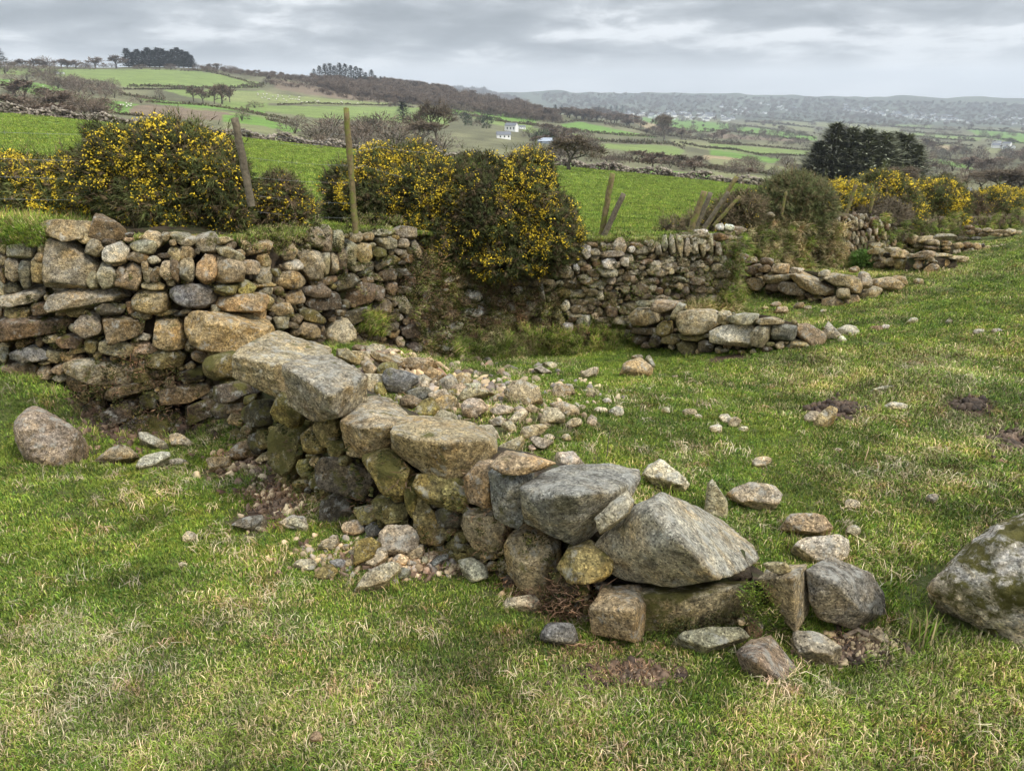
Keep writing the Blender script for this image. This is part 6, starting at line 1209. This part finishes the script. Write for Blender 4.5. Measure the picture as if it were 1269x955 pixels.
# ---------------------------------------------------------------- houses, farm and sheep
def house_mesh(l, w_, h, rh):
    V = np.array([(-l,-w_,-h*.3),(l,-w_,-h*.3),(l,w_,-h*.3),(-l,w_,-h*.3),(-l,-w_,h),(l,-w_,h),(l,w_,h),(-l,w_,h),(-l,0,h+rh*.96),(l,0,h+rh*.96)], float)
    wl = (V, [(0,1,5,4),(1,2,6,5),(2,3,7,6),(3,0,4,7)], [(4,5,9,8)] and [(5,6,9),(7,4,8)])
    e = .12 * w_; R_ = np.array([(-l-e,-w_-e,h-e*.5),(l+e,-w_-e,h-e*.5),(l+e,0,h+rh),(-l-e,0,h+rh),(l+e,w_+e,h-e*.5),(-l-e,w_+e,h-e*.5)], float); return wl, R_
def house(u, v, wpx, label, group=None, rot=0., rmin=100., barn=False, parts=False, hw=.5):
    p, r = far_hit(u, v, rmin); s = px2m(p) * wpx / 2; h = s * hw * 1.3; (V, Q, Tt), R_ = house_mesh(s, s * .55, h, s * .42)
    wm, rm = (M_WHITE, M_SLATE) if not barn else (M_BARN, M_BARN)
    me = bpy.data.meshes.new('wall'); me.from_pydata([tuple(q) for q in V], [], [tuple(q) for q in Q] + Tt); me.materials.append(wm)
    m2 = bpy.data.meshes.new('roof'); m2.from_pydata([tuple(q) for q in R_], [], [(0,1,2,3),(3,2,4,5)]); m2.materials.append(rm)
    if parts:
        T = thing('farm_building' if barn else 'house', label, 'barn' if barn else 'house', p, group); T.rotation_euler = (0, 0, rot); a = obj('wall', me, T, p); c = obj('roof', m2, T, p); a.location = c.location = (0, 0, 0)
        for k in range(3 if not barn else 1):
            x = (-.6 + .6 * k) * s; y = -s * .55 - .03; z0, z1 = (h * .35, h * .75); mw = bpy.data.meshes.new('window'); mw.from_pydata([(x, y, z0), (x + s * .2, y, z0), (x + s * .2, y, z1), (x, y, z1)], [], [(0,1,2,3)]); mw.materials.append(M_GLASS); o = obj('window', mw, T, p); o.location = (0, 0, 0)
        return
    ms = bpy.data.meshes.new('house'); nv = len(V); ms.from_pydata([tuple(q) for q in V] + [tuple(q) for q in R_], [], [tuple(q) for q in Q] + Tt + [(nv,nv+1,nv+2,nv+3),(nv+3,nv+2,nv+4,nv+5)]); ms.materials.append(wm); ms.materials.append(rm)
    for i, pl in enumerate(ms.polygons): pl.material_index = 1 if i >= 6 else 0
    o = obj('house', ms, None, p); o.rotation_euler = (0, 0, rot); tag(o, label, 'house', group)
house(624, 172, 17, 'long low white farm building beside the big gorse bush', None, .1, parts=True, hw=.45); house(634, 163, 15, 'white farmhouse with a pale roof just above the gorse bush', None, -.5, parts=True, hw=.7)
house(647, 160, 8, 'small white outbuilding right of the farmhouse', None, .4, parts=True); house(676, 178, 17, 'blue grey metal roofed barn among bare trees right of the farm', None, -.35, barn=True, parts=True, hw=.3)
house(1192, 242, 17, 'pale roof of a shed showing behind the right hand gorse', None, -.2, barn=True, parts=True, hw=.5, rmin=60); house(1135, 230, 12, 'grey roofed shed between conifer stand and gorse', None, .2, barn=True, parts=True, rmin=60, hw=.4)
house(71, 92, 5, 'tiny white cottage left of the hilltop field', None, .3, parts=False); house(78, 92, 4, 'second tiny white cottage left of the hilltop field', None, -.3, parts=False)
def town(poly, n, w0, w1, label, group, seed, rmin=1500.):
    rs = np.random.default_rng(seed); poly = np.array(poly, float).reshape(-1, 2); lo, hi = poly.min(0), poly.max(0); k = 0
    while k < n:
        u, v = rs.uniform(lo[0], hi[0]), rs.uniform(lo[1], hi[1])
        if inpoly(poly, np.array([u]), np.array([v]))[0]: k += 1; house(u, v, rs.uniform(w0, w1) * 1.6, label, group, rs.uniform(-1.5, 1.5), rmin, hw=.6)
town([(800,145),(830,139),(880,143),(912,147),(908,151),(860,150),(810,149)], 70, 2.2, 4.2, 'small white house in the left hand distant village', 'houses of the left distant village', 31, 1200)
town([(775,140),(800,138),(802,144),(776,144)], 9, 2, 3.5, 'white house in the hamlet left of the distant village', 'houses of the far left hamlet', 32)
town([(1040,130),(1080,136),(1120,140),(1200,148),(1205,154),(1150,152),(1090,146),(1045,138)], 80, 2, 4, 'small white house in the distant town above the conifers', 'houses of the distant town', 33)
town([(880,132),(930,128),(975,132),(1010,138),(960,142),(890,142)], 26, 1.6, 3, 'tiny white house on the far wooded ridge', 'houses on the far ridge', 34)
town([(1205,142),(1269,146),(1269,156),(1210,152)], 16, 2, 3.6, 'white house of the distant town at the right edge', 'houses of the town at the right edge', 35)
town([(1226,176),(1245,180),(1269,188),(1269,193),(1240,190),(1228,182)], 16, 3, 6, 'white house in the nearer hamlet at the right edge', 'houses of the nearer right hamlet', 36, 600)
# sheep
sv, sf = ICO[2]; V = np.r_[sv * [.45, .24, .26] + [0, 0, .55], sv * [.14, .10, .12] + [.52, 0, .72]]; F = np.r_[sf, sf + len(sv)]; mi = [0] * len(sf) + [1] * len(sf)
for lx in (-.28, .28):
    for ly in (-.12, .12): o_ = len(V); V = np.r_[V, [(lx-.04,ly-.04,0),(lx+.04,ly-.04,0),(lx+.04,ly+.04,0),(lx-.04,ly+.04,0),(lx-.05,ly-.05,.45),(lx+.05,ly-.05,.45),(lx+.05,ly+.05,.45),(lx-.05,ly+.05,.45)]]; q = np.array([(0,1,5),(0,5,4),(1,2,6),(1,6,5),(2,3,7),(2,7,6),(3,0,4),(3,4,7)]) + o_; F = np.r_[F, q]; mi += [1] * 8
SHEEP = mesh_tris('sheep', V, F, [M_WOOL, M_SHEEPFACE], True, mi=mi)
def flock(poly, n, label, group, seed, sz=2.3):
    rs = np.random.default_rng(seed); poly = np.array(poly, float).reshape(-1, 2); lo, hi = poly.min(0), poly.max(0); k = 0
    while k < n:
        u, v = rs.uniform(lo[0], hi[0]), rs.uniform(lo[1], hi[1])
        if not inpoly(poly, np.array([u]), np.array([v]))[0]: continue
        k += 1; p, r = far_hit(u, v, 100); o = obj('sheep', SHEEP, None, p); s = float(np.clip(sz * px2m(p), .9, 1.7)); o.scale = (s, s, s); o.rotation_euler = (0, 0, float(rs.uniform(0, 6.28))); tag(o, label, 'sheep', group)
flock(K(K2,20,200,130,205,400,235,560,248,440,248,130,235), 42, 'white sheep grazing in the hillside field below the bracken slope', 'sheep in the hillside field', 51)
flock(K(K1,30,235,200,262,360,300,340,315,200,295), 20, 'white sheep in the narrow green field at the far left', 'sheep in the far left field', 52)
flock(K(K1,480,335,640,345,620,365,480,355), 8, 'white sheep near the bottom of the left field', 'sheep in the lower left field', 53)

# ---------------------------------------------------------------- haze over the valley
hz = bpy.data.meshes.new('haze'); L_, z0, z1 = 11000., -420., 330.
hz.from_pydata([(x, y, z) for z in (z0, z1) for x, y in ((-L_, -40), (L_, -40), (L_, L_), (-L_, L_))], [], [(0,3,2,1),(4,5,6,7),(0,1,5,4),(1,2,6,5),(2,3,7,6),(3,0,4,7)])
m = bpy.data.materials.new('haze'); m.use_nodes = True; t = m.node_tree; t.nodes.clear(); b = NB(t)
v_ = b.n('ShaderNodeVolumePrincipled', ins={'Color': (.80, .88, .97, 1), 'Density': .00016, 'Anisotropy': .2}); t.links.new(v_.outputs[0], b.n('ShaderNodeOutputMaterial').inputs['Volume'])
hz.materials.append(m); tag(obj('haze', hz), 'thin pale haze filling the valley air', 'haze', kind='stuff')
print('OWN TRIS', TRI[0], 'far z', P.min() if hasattr(P, 'min') else '')
